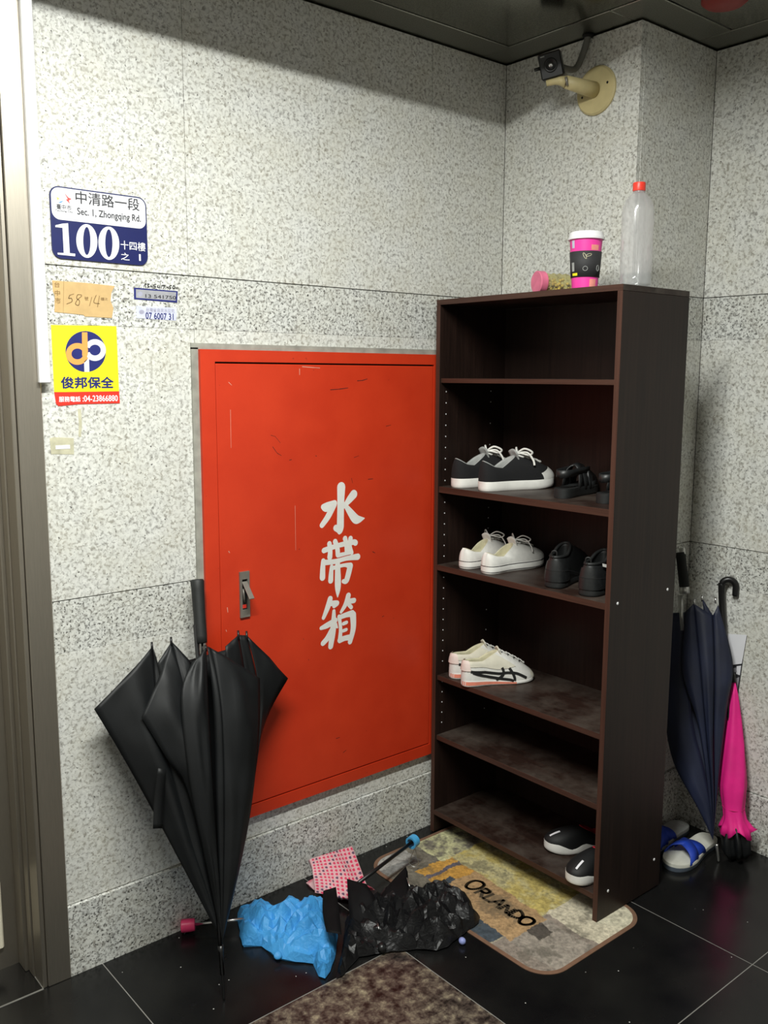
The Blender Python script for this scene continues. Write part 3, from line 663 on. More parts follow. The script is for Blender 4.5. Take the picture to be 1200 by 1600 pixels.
p0 = atX((838, 430), -0.285); cb = thing('candy_bottle', 'small plastic bottle with pink cap lying on its side on the rack', 'bottle', (p0.x, p0.y, H+0.0325))
ax = Vector((0.95, -0.33, 0)).normalized()
o = lathe('cap', [(0.0, 0), (0.030, 0.0), (0.0325, 0.002), (0.0325, 0.022), (0.031, 0.024)], 'cap_pink', cb, 36, (0, 0, 0), ax); sharp(o)
text_quad('cap_lettering', 'o-o-o', -ax*0.0004+Vector((-0.008, -0.005, -0.004)), -ax*0.0004+Vector((0.008, 0.005, -0.004)), -ax*0.0004+Vector((-0.008, -0.005, 0.004)), (0, 0, 0), 'white_lettering', cb) if False else None
lathe('body', [(0.024, 0.024), (0.024, 0.030), (0.029, 0.036), (0.026, 0.048), (0.030, 0.056), (0.025, 0.068), (0.030, 0.076), (0.026, 0.088), (0.030, 0.096), (0.028, 0.104), (0.015, 0.107)], 'jar', cb, 28, (0, 0, -0.002), ax)
bm = bmesh.new()
for k in range(40):
    c = ax*(0.034+0.066*R_.random())+Vector((R_.uniform(-.014, .014), R_.uniform(-.014, .014), R_.uniform(-.019, .012)))
    bmesh.ops.create_icosphere(bm, subdivisions=1, radius=0.0055, matrix=Matrix.Translation(c))
o = from_bm('candy', bm, plain('pale_candy', (0.62, 0.52, 0.26), 0.6, var=0.4, scale=60), cb, True); o['kind'] = 'stuff'

# ================================================================== SHOES
WT = [(0, 0), (.004, .035), (.015, .068), (.035, .095), (.07, .115), (.15, .130), (.3, .127), (.45, .140), (.6, .168), (.72, .183), (.82, .176), (.9, .148), (.95, .112), (.98, .075), (.993, .045), (1, 0)]
def make_shoe(name, label, group, heel, head, L, side=1, sole_h=0.022, heel_h=0.065, ankle_h=0.05, throat_h=0.085, toe_h=0.042, throat_s=0.48, spring=0.008,
              upper='shoe_white', sole='rubber_white', lining='lining_cream', wd=1.0, sole_f=None, open_w=0.082, lean=0.0, cat='shoe', heel_s=0.035, sole_n=0.012):
    t = thing(name, label, cat, heel, group, head)
    NA, NT = 56, 12
    def mid(s): return side*0.022*L*math.sin(PI*min(1, max(0, s)))
    def outline(a, k=1.0):
        s = .5-.5*math.cos(a); wv = table(WT, s)*L*wd*k
        return Vector((s*L, (wv if math.sin(a) >= 0 else -wv)+mid(s), 0))
    def zs(s): return spring*max(0, (s-0.62)/0.38)**2
    sf = sole_f or (lambda s: sole_h)
    def op(a):
        s = heel_s+(throat_s-heel_s)*(.5-.5*math.cos(a)); q = (s-heel_s)/(throat_s-heel_s)
        wv = open_w*L*wd*math.sqrt(max(0, 1-abs(2*q-1)**2.6))
        z = table([(0, heel_h), (.25, lerp(heel_h, ankle_h, .8)), (.5, ankle_h), (.75, lerp(ankle_h, throat_h, .55)), (1, throat_h)], q)
        return Vector((s*L-lean*z*0, (wv if math.sin(a) >= 0 else -wv)+mid(s), z))
    def surf(a, tt, off=0.0):
        O = outline(a, 0.97); C = op(a); s = O.x/L
        z0 = sf(s)+zs(s); e = 1-math.cos(tt*PI/2); sn = math.sin(tt*PI/2)
        h = C.z-z0; h1 = min(toe_h, h*0.9) if s > 0.55 else lerp(h*0.9, min(toe_h, h*0.9), max(0, (s-0.3)/0.25)) if s > 0.3 else h*0.9
        P = O.lerp(C, e); P.z = z0+h1*sn+(h-h1)*e
        if off:
            d = 0.01
            du = surf(a+d, tt)-surf(a-d, tt); dv = surf(a, min(1, tt+d))-surf(a, max(0, tt-d))
            n = du.cross(dv)
            if n.length > 1e-12:
                n.normalize(); c = Vector((0.4*L, 0, 0.02))
                if n.dot(P-c) < 0: n = -n
                P = P+n*off
        return P
    # sole
    bm = bmesh.new(); rings = []
    for k, fz, dz in ((0.93, 0.0, 0), (0.985, 0.12, 0), (1.0, 0.35, 0), (1.0, 0.95, 0), (0.975, 1.0, 0.0005)):
        r = []
        for i in range(NA):
            a = 2*PI*i/NA; p = outline(a, k); s = p.x/L; q = Vector((p.x, p.y, 0))
            q.x = L*0.5+(q.x-L*0.5)*(0.985 if k < 0.95 else 1.0)
            q.z = fz*sf(s)+zs(s)+dz; r.append(bm.verts.new(q))
        rings.append(r)
    for a, b in zip(rings, rings[1:]):
        for i in range(NA): bm.faces.new((a[i], a[(i+1) % NA], b[(i+1) % NA], b[i]))
    bm.faces.new(rings[0][::-1]); bm.faces.new(rings[-1])
    so = sharp(from_bm('sole', bm, sole, t, True), 50)
    # upper
    v = []; f = []
    for j in range(NT+1):
        for i in range(NA): v.append(surf(2*PI*i/NA, j/NT))
    for j in range(NT):
        for i in range(NA): f.append((j*NA+i, j*NA+(i+1) % NA, (j+1)*NA+(i+1) % NA, (j+1)*NA+i))
    from_py('upper', v, f, upper, t, True)
    # lining and insole
    v = []; f = []
    for j, (k, zz) in enumerate(((1.0, 1.0), (0.94, 1.005), (0.90, 0.9), (0.92, 0.5), (0.9, 0.0))):
        for i in range(NA):
            a = 2*PI*i/NA; C = op(a); c = Vector((L*(heel_s+throat_s)/2, 0, 0)); q = c+(Vector((C.x, C.y, 0))-c)*k; s = C.x/L
            q.z = lerp(sole_h+0.006, C.z, zz) if zz <= 1 else C.z+0.0012
            v.append(q)
    for j in range(4):
        for i in range(NA): f.append((j*NA+i, j*NA+(i+1) % NA, (j+1)*NA+(i+1) % NA, (j+1)*NA+i))
    f.append(tuple(range(4*NA, 5*NA)))
    from_py('lining', v, f, lining, t, True)
    return t, surf, op, outline
def ribbon(name, surf, path, wd, off, mat, parent, n=6):
    """strip lying on a shoe surface along (angle, height) points"""
    P = catmull([Vector((a, tt, 0)) for a, tt in path], n) if len(path) > 2 else [Vector((*path[0], 0)).lerp(Vector((*path[1], 0)), k/n) for k in range(n+1)]
    pts = [surf(p.x, min(1, max(0, p.y)), off) for p in P]
    v = []; f = []
    for i, p in enumerate(pts):
        d = (pts[min(i+1, len(pts)-1)]-pts[max(0, i-1)]).normalized()
        e = 0.02; nn = (surf(P[i].x+e, P[i].y)-surf(P[i].x-e, P[i].y)).cross(surf(P[i].x, min(1, P[i].y+e))-surf(P[i].x, max(0, P[i].y-e)))
        nn = nn.normalized() if nn.length > 1e-12 else Vector((0, 0, 1))
        s = d.cross(nn).normalized()*wd
        v += [p+s, p-s]
    f = [(2*i, 2*i+1, 2*i+3, 2*i+2) for i in range(len(pts)-1)]
    return from_py(name, v, f, mat, parent, True)
def laces(t, surf, op, rows_, mat, bow=True, spread=0.26, r=0.0021, flop=1, tl=0.55, th=0.97):
    bm = bmesh.new()
    ts = [lerp(th, tl, k/(rows_-1)) for k in range(rows_)]
    L_ = []
    for k, tt in enumerate(ts):
        sp_ = spread*lerp(1.0, 0.5, k/(rows_-1))
        a = surf(PI-sp_, tt, 0.003); c = surf(PI, tt, 0.005); b = surf(PI+sp_, tt, 0.003); L_.append((a, c, b))
        add_tube(bm, catmull([a, c, b], 4), r, 6)
    for (a, c, b), (a2, c2, b2) in zip(L_, L_[1:]): add_tube(bm, [a, (a+b2)/2+Vector((0, 0, 0.004)), b2], r, 6)
    ob = from_bm('laces', bm, mat, t, True)
    if bow:
        c = L_[0][1]+Vector((0.004, 0, 0.004)); bm = bmesh.new()
        for s in (1, -1):
            add_tube(bm, catmull([c, c+Vector((0.012, s*0.022, 0.016)), c+Vector((0.030, s*0.040, 0.006)), c+Vector((0.026, s*0.030, -0.004)), c+Vector((0.008, s*0.012, 0.001)), c], 5), r, 6)
            add_tube(bm, catmull([c, c+Vector((0.02, s*0.026, 0.004)), c+Vector((0.034, s*0.040, -0.018)), c+Vector((0.036, s*0.046, -0.036))], 5), r, 6)
        bmesh.ops.create_icosphere(bm, subdivisions=1, radius=0.005, matrix=Matrix.Translation(c))
        from_bm('bow', bm, mat, t, True)
def tongue(t, op, L, h, wd, mat, back=0.35):
    c = op(PI); v = []; f = []
    for j in range(5):
        q = j/4
        for i in range(7):
            s = (i/6-.5)*2; v.append(c+Vector((0.012-back*h*q-0.008*q, s*wd*(1+0.15*q)*L, -0.012+(h+0.012)*q-0.008*s*s)))
    for j in range(4):
        for i in range(6): f.append((j*7+i, j*7+i+1, (j+1)*7+i+1, (j+1)*7+i))
    o = from_py('tongue', v, f, mat, t, True); m = o.modifiers.new('thick', 'SOLIDIFY'); m.thickness = 0.004; return o
def toe_cap(t, surf, mat, half=0.95, top=0.42, off=0.0012):
    v = []; f = []; na, nt_ = 20, 6
    for j in range(nt_+1):
        for i in range(na+1):
            q = i/na*2-1; v.append(surf(PI+half*q, top*(1-0.35*q*q)*j/nt_, off))
    for j in range(nt_):
        for i in range(na): f.append((j*(na+1)+i, j*(na+1)+i+1, (j+1)*(na+1)+i+1, (j+1)*(na+1)+i))
    return from_py('toe_cap', v, f, mat, t, True)
def stripe_ring(t, outline, L, z, spring, mat, r=0.0009, name='foxing_stripe'):
    bm = bmesh.new(); pts = []
    for i in range(61):
        a = 2*PI*i/60; p = outline(a, 1.002); s = p.x/L; p.z = z+spring*max(0, (s-0.62)/0.38)**2; pts.append(p)
    add_tube(bm, pts, r, 5, False); return from_bm(name, bm, mat, t)
def heading(heel, L, pxx, z):
    """heading that brings the toe to a given picture column"""
    best = min((abs(proj((heel[0]+L*math.cos(a), heel[1]+L*math.sin(a), z))[0]-pxx), a) for a in [math.radians(k*0.5) for k in range(-120, 121)])
    return best[1]

S2, S3, S4, S6 = 1.205, 0.945, 0.5645, 0.084
e_ = 0.0005
# -- black canvas sneakers, second shelf
def canvas_black(heel, L, px, label, side):
    a = heading(heel, L, px, S2+0.03)
    t, sf, op, ol = make_shoe('canvas_sneaker', label, 'black canvas sneakers', (*heel, S2+e_), a, L, side, 0.029, 0.092, 0.070, 0.104, 0.048, 0.47, 0.008, 'shoe_black', 'rubber_white', 'lining_grey')
    toe_cap(t, sf, 'rubber_white', 1.0, 0.40); laces(t, sf, op, 5, 'lace_white', True, 0.34, 0.0036); tongue(t, op, L, 0.024, 0.07, 'lining_grey')
    bm = bmesh.new(); add_tube(bm, [op(2*PI*k/48)+Vector((0, 0, 0.001)) for k in range(49)], 0.0016, 5, False); from_bm('collar_binding', bm, 'lining_grey', t, True)
canvas_black((-0.322, -0.226), 0.276, 862, 'black canvas sneaker with white sole, in front of its pair', 1)
canvas_black((-0.326, -0.110), 0.256, 803, 'black canvas sneaker with white sole, behind its pair near the rack side', -1)
# -- white canvas sneakers, third shelf
def canvas_white(heel, L, px, label, side):
    a = heading(heel, L, px, S3+0.03)
    t, sf, op, ol = make_shoe('canvas_sneaker', label, 'white canvas sneakers', (*heel, S3+e_), a, L, side, 0.026, 0.066, 0.050, 0.084, 0.038, 0.50, 0.006, 'shoe_white', 'rubber_white', 'lining_cream')
    toe_cap(t, sf, 'rubber_white', 0.80, 0.36); laces(t, sf, op, 5, 'lace_white', True, 0.34); tongue(t, op, L, 0.022, 0.065, 'shoe_white')
    stripe_ring(t, ol, L, 0.0245, 0.006, 'ink', 0.0011); stripe_ring(t, ol, L, 0.006, 0.006, 'ink', 0.0009)
    ribbon('heel_strip', sf, [(-0.02, 0.0), (-0.02, 0.5), (-0.02, 0.98)], 0.006, 0.0012, 'rubber_white', t)
canvas_white((-0.326, -0.254), 0.258, 845, 'worn white canvas sneaker with tied laces, in front of its pair', 1)
canvas_white((-0.326, -0.157), 0.238, 792, 'worn white canvas sneaker with slumped heel, behind its pair', -1)
# -- white leather trainers with dark crossing stripes, fourth shelf
def stripe_shoe(heel, L, px, label, side):
    a = heading(heel, L, px, S4+0.03)
    sole_f = lambda s: lerp(0.020, 0.010, min(1, max(0, (s-0.1)/0.6)))
    t, sf, op, ol = make_shoe('trainer', label, 'white trainers with dark stripes', (*heel, S4+e_), a, L, side, 0.018, 0.082, 0.080, 0.108, 0.036, 0.50, 0.006, 'shoe_white', 'rubber_white', 'lining_cream', sole_f=sole_f, wd=0.92)
    # coral wedge in the heel half of the sole
    bm = bmesh.new(); rr = []
    for zf in (0.25, 0.85):
        rr.append([bm.verts.new(ol(q, 1.006)+Vector((0, 0, zf*sole_f(ol(q).x/L)))) for q in [(-2.0+4.0*i/30) for i in range(31)]])
    for i in range(30): bm.faces.new((rr[0][i], rr[0][i+1], rr[1][i+1], rr[1][i]))
    from_bm('midsole_wedge', bm, 'coral', t, True)
    for s_ in (1, -1):
        A = lambda x: x if s_ > 0 else 2*PI-x
        P_ = lambda l: [(A(x), y) for x, y in l]
        ribbon('side_stripe', sf, P_([(0.62, .36), (1.0, .33), (1.5, .34), (1.85, .40), (2.12, .34), (2.35, .10)]), 0.0044, 0.0015, 'black_matte', t)
        ribbon('side_stripe', sf, P_([(0.72, .32), (1.1, .19), (1.5, .13), (1.78, .10), (1.92, .03)]), 0.0044, 0.0019, 'black_matte', t)
        ribbon('side_stripe', sf, P_([(1.86, .60), (1.72, .36), (1.45, .04)]), 0.0044, 0.0023, 'black_matte', t)
        ribbon('side_stripe', sf, P_([(2.06, .55), (2.00, .34), (1.94, .04)]), 0.0044, 0.0027, 'black_matte', t)
    # padded cream collar and pale pink heel flap
    v = []; f = []
    for j in range(4):
        for i in range(29): q = -2.35+4.7*i/28; v.append(sf(q, 0.55+0.45*j/3, 0.0022 if j < 3 else 0.0005))
    for j in range(3):
        for i in range(28): f.append((j*29+i, j*29+i+1, (j+1)*29+i+1, (j+1)*29+i))
    from_py('collar', v, f, 'cream_canvas', t, True)
    v = []; f = []
    for j in range(5):
        for i in range(9): q = -0.62+1.24*i/8; v.append(sf(q, 0.38+0.60*j/4, 0.0042))
    for j in range(4):
        for i in range(8): f.append((j*9+i, j*9+i+1, (j+1)*9+i+1, (j+1)*9+i))
    fl_ = from_py('heel_flap', v, f, 'pink_tab', t, True)
    ribbon('flap_print', sf, [(0.05, .78), (0.25, .80), (0.42, .77)], 0.0016, 0.0048, 'gold_print', fl_)
    laces(t, sf, op, 5, 'lace_white', False, 0.30, 0.0018, tl=0.5); toe_cap(t, sf, 'cream_canvas', 0.5, 0.34)
    tongue(t, op, L, 0.014, 0.06, 'cream_canvas')
    bm = bmesh.new()
    for tt in (0.93, 0.82, 0.71, 0.6):
        for s_ in (1, -1): bmesh.ops.create_icosphere(bm, subdivisions=1, radius=0.0022, matrix=Matrix.Translation(sf(PI+s_*0.30, tt, 0.002)))
    from_bm('eyelets', bm, 'ink', t)
stripe_shoe((-0.346, -0.182), 0.252, 833, 'white trainer with crossing black side stripes, in front of its pair', 1)
stripe_shoe((-0.322, -0.102), 0.240, 803, 'white trainer with pink heel flap, behind its striped pair', -1)
# -- black leather ankle shoes, third shelf right
def ankle_shoe(heel, L, ang, label, side):
    t, sf, op, ol = make_shoe('ankle_shoe', label, 'black leather ankle shoes', (*heel, S3+e_), ang, L, side, 0.018, 0.092, 0.092, 0.118, 0.05, 0.44, 0.008, 'leather_black', 'rubber_black', 'rubber_black', wd=0.98)
    v = []; f = []
    for j in range(6):
        for i in range(15): q = -0.95+1.9*i/14; v.append(sf(q, 0.02+0.72*j/5*(1-0.25*abs(q)), 0.003))
    for j in range(5):
        for i in range(14): f.append((j*15+i, j*15+i+1, (j+1)*15+i+1, (j+1)*15+i))
    from_py('heel_counter', v, f, 'leather_black', t, True)
    ribbon('seam', sf, [(1.7, .05), (0.9, .30), (0.0, .34), (-0.9, .30), (-1.7, .05)], 0.0012, 0.0038, 'black_matte', t)
    bm = bmesh.new(); a = op(0.0); add_tube(bm, catmull([a+Vector((0.002, 0.006, -0.01)), a+Vector((-0.002, 0.006, 0.016)), a+Vector((0.002, -0.006, 0.016)), a+Vector((0.004, -0.006, -0.01))], 5), 0.0028, 6); from_bm('pull_tab', bm, 'rubber_black', t, True)
    bm = bmesh.new(); add_tube(bm, [op(2*PI*k/40) for k in range(41)], 0.005, 8, False); from_bm('padded_collar', bm, 'rubber_black', t, True)
    return t, sf
ankle_shoe((-0.318, -0.522), 0.270, 0.30, 'black leather ankle shoe beside the white canvas sneakers', 1)
t, sf = ankle_shoe((-0.322, -0.645), 0.270, 0.24, 'black leather ankle shoe close to the right side of the rack', -1)
ribbon('white_tag', sf, [(-0.95, .80), (-1.25, .66), (-1.5, .60)], 0.0045, 0.006, 'lace_white', t)
# -- black slip-ons with white soles, bottom shelf
def slip_on(toe, L, ang, label, side):
    heel = (toe[0]-L*math.cos(ang), toe[1]-L*math.sin(ang))
    sole_f = lambda s: 0.022+0.010*max(0, (s-0.8)/0.2)+0.006*math.sin(s*17)
    t, sf, op, ol = make_shoe('slip_on_shoe', label, 'black slip-on shoes with white soles', (*heel, S6+e_), ang, L, side, 0.020, 0.060, 0.048, 0.076, 0.036, 0.50, 0.010, 'knit_black', 'rubber_white', 'lining_red', sole_f=sole_f)
    ribbon('toe_print', sf, [(PI-0.16, .30), (PI-0.18, .42), (PI-0.22, .58)], 0.0032, 0.0012, 'sign_white', t)
slip_on((-0.262, -0.478), 0.225, PI-0.50, 'black slip-on shoe lying askew on the bottom shelf', 1)
slip_on((-0.362, -0.660), 0.238, PI+0.03, 'black slip-on shoe with white sole nearest the front of the bottom shelf', -1)
# -- black strappy sandals, second shelf right
def sandal(heel, L, ang, label, side):
    t = thing('strap_sandal', label, 'sandal', (*heel, S2+e_), 'black strappy sandals', ang)
    def ol(a, k=1.0):
        s = .5-.5*math.cos(a); wv = table(WT, s)*L*k*0.95; return Vector((s*L, wv if math.sin(a) >= 0 else -wv, 0))
    bm = bmesh.new(); rings = []; NA = 44
    for k, z in ((.95, 0), (1.0, .004), (.985, .010), (1.0, .014), (.985, .020), (1.0, .024), (.96, .028)):
        rings.append([bm.verts.new(ol(2*PI*i/NA, k)+Vector((0, 0, z+0.006*max(0, (ol(2*PI*i/NA).x/L-0.65)/.35)**2))) for i in range(NA)])
    for a, b in zip(rings, rings[1:]):
        for i in range(NA): bm.faces.new((a[i], a[(i+1) % NA], b[(i+1) % NA], b[i]))
    bm.faces.new(rings[0][::-1]); bm.faces.new(rings[-1]); sharp(from_bm('sole', bm, 'rubber_black', t, True), 30)
    def band(s0, s1, h, wd, name='strap', skew=0.0):
        v = []; f = []; n = 12
        for i in range(n+1):
            q = i/n*PI; c = math.cos(q)
            for dx in (-wd, wd):
                s = lerp(s0, s1, i/n); W = table(WT, min(.97, s))*L*0.92
                v.append(Vector((s*L+dx+skew*math.sin(q), c*W, 0.020+h*math.sin(q)**0.8+(0.004 if dx > 0 else 0))))
        f = [(2*i, 2*i+1, 2*i+3, 2*i+2) for i in range(n)]
        o = from_py(name, v, f, 'leather_black', t, True); m = o.modifiers.new('thick', 'SOLIDIFY'); m.thickness = 0.004
        return o
    band(.76, .72, .044, .020); band(.58, .66, .056, .022); band(.40, .54, .072, .018); band(.54, .38, .074, .016)
    v = []; f = []
    for i in range(13):
        q = i/12*2-1; a = q*1.75; p = ol(a, 0.86)
        for z in (0.058+0.012*abs(q), 0.082+0.004*abs(q)): v.append(Vector((p.x+0.004, p.y, z)))
    f = [(2*i, 2*i+1, 2*i+3, 2*i+2) for i in range(12)]
    o = from_py('heel_strap', v, f, 'leather_black', t, True); m = o.modifiers.new('thick', 'SOLIDIFY'); m.thickness = 0.004
    for s_ in (1, -1):
        a = ol(s_*1.75, 0.9); tube('side_strap', [a+Vector((0, 0, .02)), a+Vector((0.0, -s_*0.003, .045)), a+Vector((-.004, -s_*0.006, .072))], 0.006, 'leather_black', t, 8)
sandal((-0.268, -0.497), 0.240, 0.26, 'black strappy sandal beside the black canvas sneakers', 1)
sandal((-0.262, -0.640), 0.225, 0.10, 'black strappy sandal against the right side of the rack', -1)
# -- flip-flops behind the rack
def flip_flop(x_heel, y, L, ang, label, side, footbed):
    t = thing('slide_sandal', label, 'sandal', (x_heel, y, 0.0005), 'blue strapped slide sandals', ang)
    def ol(a, k=1.0):
        s = .5-.5*math.cos(a); wv = table(WT, s)*L*k*1.02; return Vector((s*L, wv if math.sin(a) >= 0 else -wv, 0))
    NA = 44
    def slab(name, zz, mat):
        bm = bmesh.new(); rings = [[bm.verts.new(ol(2*PI*i/NA, k)+Vector((0, 0, z))) for i in range(NA)] for k, z in zz]
        for a, b in zip(rings, rings[1:]):
            for i in range(NA): bm.faces.new((a[i], a[(i+1) % NA], b[(i+1) % NA], b[i]))
        bm.faces.new(rings[0][::-1]); bm.faces.new(rings[-1]); return sharp(from_bm(name, bm, mat, t, True), 40)
    slab('sole', ((.96, 0), (1, .003), (1, .014)), 'slate'); slab('footbed', ((1, .0142), (1, .022), (.97, .025)), footbed)
    def cross(s0, s1):
        v = []; f = []; n = 14
        for i in range(n+1):
            q = i/n*PI; s = lerp(s0, s1, i/n); W = table(WT, s)*L*1.0
            for dx in (-0.024, 0.024): v.append(Vector((s*L+dx, math.cos(q)*W, 0.018+0.042*math.sin(q)**0.8)))
        f = [(2*i, 2*i+1, 2*i+3, 2*i+2) for i in range(n)]
        o = from_py('strap', v, f, 'royal', t, True); m = o.modifiers.new('thick', 'SOLIDIFY'); m.thickness = 0.003
    cross(.50, .74); cross(.76, .52)
flip_flop(0.345, -0.700, 0.275, PI+0.06, 'pale slide sandal with crossed blue straps, nearer to the front', 1, 'footbed')
flip_flop(0.352, -0.592, 0.270, PI+0.02, 'grey slide sandal mostly hidden behind the shoe rack', -1, 'lining_grey')

# ================================================================== DOOR MAT
def build_mat():
    x0, x1, y0, y1 = -0.660, -0.198, -0.822, -0.062
    t = thing('door_mat', 'worn printed door mat reading ORLANDO under the shoe rack', 'mat', ((x0+x1)/2, (y0+y1)/2, 0))
    cx, cy = (x0+x1)/2, (y0+y1)/2; hx, hy = (x1-x0)/2, (y1-y0)/2
    def ring(k, z, n=10):
        out = []; r = 0.085
        for sx, sy, a0 in ((1, 1, 0), (-1, 1, 90), (-1, -1, 180), (1, -1, 270)):
            for i in range(n+1):
                a = math.radians(a0+90*i/n)
                out.append(Vector((sx*(hx-r)+(r-k)*math.cos(a), sy*(hy-r)+(r-k)*math.sin(a), z)))
        return out
    bm = bmesh.new(); rg = [[bm.verts.new(p) for p in ring(k, z)] for k, z in ((0, 0.0003), (0, 0.002), (0.003, 0.0028), (0.012, 0.0028), (0.013, 0.0018))]
    n = len(rg[0])
    for a, b in zip(rg, rg[1:]):
        for i in range(n): bm.faces.new((a[i], a[(i+1) % n], b[(i+1) % n], b[i]))
    from_bm('border', bm, plain('mat_border_brown', (0.16, 0.085, 0.05), 0.9), t)
    inner = ring(0.0125, 0)
    NX, NY = 190, 310
    bm = bmesh.new(); lay = bm.loops.layers.float_color.new('print'); vv = {}; cols = {}
    def nz(p, s, o=0.0): return noise.fractal(Vector((p[0]*s+o, p[1]*s-o, o)), 0.6, 2.0, 5)
    rr = 0.085-0.0125
    for i in range(NX+1):
        for j in range(NY+1):
            u = -hx+0.0125+(2*hx-0.025)*i/NX; v_ = -hy+0.0125+(2*hy-0.025)*j/NY
            ax_, ay_ = max(0, abs(u)-(hx-0.0125-rr)), max(0, abs(v_)-(hy-0.0125-rr))
            d = math.hypot(ax_, ay_)
            if d > rr: u -= math.copysign(ax_*(1-rr/d), u); v_ -= math.copysign(ay_*(1-rr/d), v_)
            vv[i, j] = bm.verts.new((u, v_, 0.0022)); X, Y = u+cx, v_+cy
            # printed blocks of colour: yellow band at the rack, tan board with the word, grey foreground
            n1 = nz((X, Y), 9); n2 = nz((X, Y), 30, 3.1); n3 = nz((X, Y), 110, 7.7)
            xx, yy = X+0.012*n1, Y+0.012*n1
            c = Vector((0.30, 0.27, 0.19))
            if yy < -0.625: c = Vector((0.235, 0.20, 0.165))
            if yy < -0.60 and xx > -0.42: c = Vector((0.52, 0.48, 0.36))
            if yy > -0.30: c = Vector((0.15, 0.135, 0.105))
            edge = -0.335+0.10*math.sin((yy+0.20)*-3.0)
            if -0.62 < yy < -0.215 and -0.465 < xx < -0.235: c = Vector((0.40, 0.325, 0.10)).lerp(Vector((0.46, 0.42, 0.22)), max(0, min(1, 0.5+1.6*n1)))
            if -0.325 < yy < -0.20 and -0.56 < xx < -0.41: c = Vector((0.48, 0.26, 0.05)) if not (-0.262 < yy < -0.248) else Vector((0.10, 0.09, 0.11))
            if -0.62 < yy < -0.30 and xx < -0.50: c = Vector((0.045, 0.06, 0.075))
            bx = (yy+0.47)*0.10
            if -0.645 < yy < -0.325 and -0.585+bx < xx < -0.425+bx: c = Vector((0.36, 0.235, 0.115))
            if -0.69 < yy < -0.64 and -0.53 < xx < -0.47: c = Vector((0.07, 0.06, 0.05))
            if yy < -0.645 and -0.60 < xx < -0.44 and not (-0.69 < yy and -0.53 < xx < -0.47): c = Vector((0.27, 0.24, 0.20)) 
            if yy > -0.215 and xx > -0.45: c = c.lerp(Vector((0.55, 0.54, 0.30)), min(1, max(0, 1.6*n1+0.55)))
            if yy > -0.165 and xx < -0.5: c = Vector((0.20, 0.20, 0.19)) if yy < -0.135 else Vector((0.30, 0.29, 0.27))
            k = 1+0.28*n2+0.35*n3
            c = c*max(0.3, k)
            st_ = max(0, min(1, (n1+0.5*n2-0.28)*3))
            c = c.lerp(Vector((0.06, 0.055, 0.04)), 0.55*st_)
            cols[i, j] = (max(0, c.x), max(0, c.y), max(0, c.z), 1)
    for i in range(NX):
        for j in range(NY):
            ks = ((i, j), (i+1, j), (i+1, j+1), (i, j+1))
            try: fc = bm.faces.new([vv[q] for q in ks])
            except ValueError: continue
            for lp, q in zip(fc.loops, ks): lp[lay] = cols[q]
    from_bm('pile', bm, 'mat_print', t)
    # the word, drawn letter by letter in brown
    dk = plain('print_brown', (0.050, 0.036, 0.018), 0.95)
    bm = bmesh.new()
    A, B = atZ((741, 1385), 0.0024), atZ((823, 1439), 0.0024)
    along = (B-A); L = along.length; along.normalize(); upv = Vector((-along.y, along.x, 0)); 
    let = {'O': [[(.5, 1), (.12, .82), (.05, .4), (.3, .02), (.7, .08), (.95, .5), (.85, .9), (.5, 1)]], 'R': [[(.1, 0), (.15, .95)], [(.15, .95), (.75, .9), (.7, .55), (.15, .48)], [(.35, .5), (.9, 0)]], 'L': [[(.2, 1), (.12, .02), (.85, .08)]],
           'A': [[(.02, 0), (.5, 1), (.92, 0)], [(.2, .38), (.78, .38)]], 'N': [[(.1, 0), (.15, .9), (.82, .05), (.9, .95)]], 'D': [[(.12, .02), (.15, .95), (.8, .75), (.85, .3), (.12, .02)]]}
    word = [('O', 0.0, 1.12, 1.25), ('R', 1.22, .85, 1.0), ('L', 2.05, .8, .9), ('A', 2.75, .95, .95), ('N', 3.72, .9, .85), ('D', 4.60, .95, .95), ('O', 5.50, .95, .95)]
    unit = L/(5.97-0.65); base = A-along*0.65*unit-upv*0.55*unit*1.0
    hgt = unit*1.12
    for ch, u0, wdt, hh in word:
        for s in let[ch]:
            P = [base+along*(u0+x*wdt)*unit+upv*(y*hh)*hgt for x, y in s]
            if len(P) > 3: P = catmull(P, 5)
            for a, b in zip(P, P[1:]):
                d = (b-a); d.z = 0
                if d.length < 1e-6: continue
                d.normalize(); n_ = Vector((-d.y, d.x, 0))*0.0054; e = d*0.002
                bm.faces.new([bm.verts.new(Vector((q.x-cx, q.y-cy, 0.0026))) for q in (a-n_-e, a+n_-e, b+n_+e, b-n_+e)])
    from_bm('lettering', bm, dk, t)
build_mat()

# ================================================================== UMBRELLAS
def strip(bm, left, right, nu, nv, bulge, dirv, seed=0, wrk=0.0, dip=0.0):
    """cloth panel ruled between two edge curves (top to bottom), swelling along dirv"""
    left = catmull(left, 8); right = catmull(right, 8)
    def at(c, s): x = s*(len(c)-1); i = min(int(x), len(c)-2); return c[i].lerp(c[i+1], x-i)
    g_ = []
    for j in range(nv+1):
        s = j/nv; a, b = at(left, s), at(right, s); row = []
        for i in range(nu+1):
            q = i/nu; p = a.lerp(b, q)
            wv = wrk*noise.noise(Vector((q*3+seed, s*5, seed*1.7)))
            p = p+dirv*(bulge*math.sin(PI*q)*math.sin(PI*min(1, 0.12+0.88*s))**0.7+wv*min(1, 4*(1-s))*math.sin(PI*q))
            if dip: p = p+(at(left, min(1, s+0.12)).lerp(at(right, min(1, s+0.12)), q)-p)*dip*math.sin(PI*q)*max(0, 1-s*5)
            row.append(bm.verts.new(p))
        g_.append(row)
    for j in range(nv):
        for i in range(nu): bm.faces.new((g_[j][i], g_[j][i+1], g_[j+1][i+1], g_[j+1][i]))
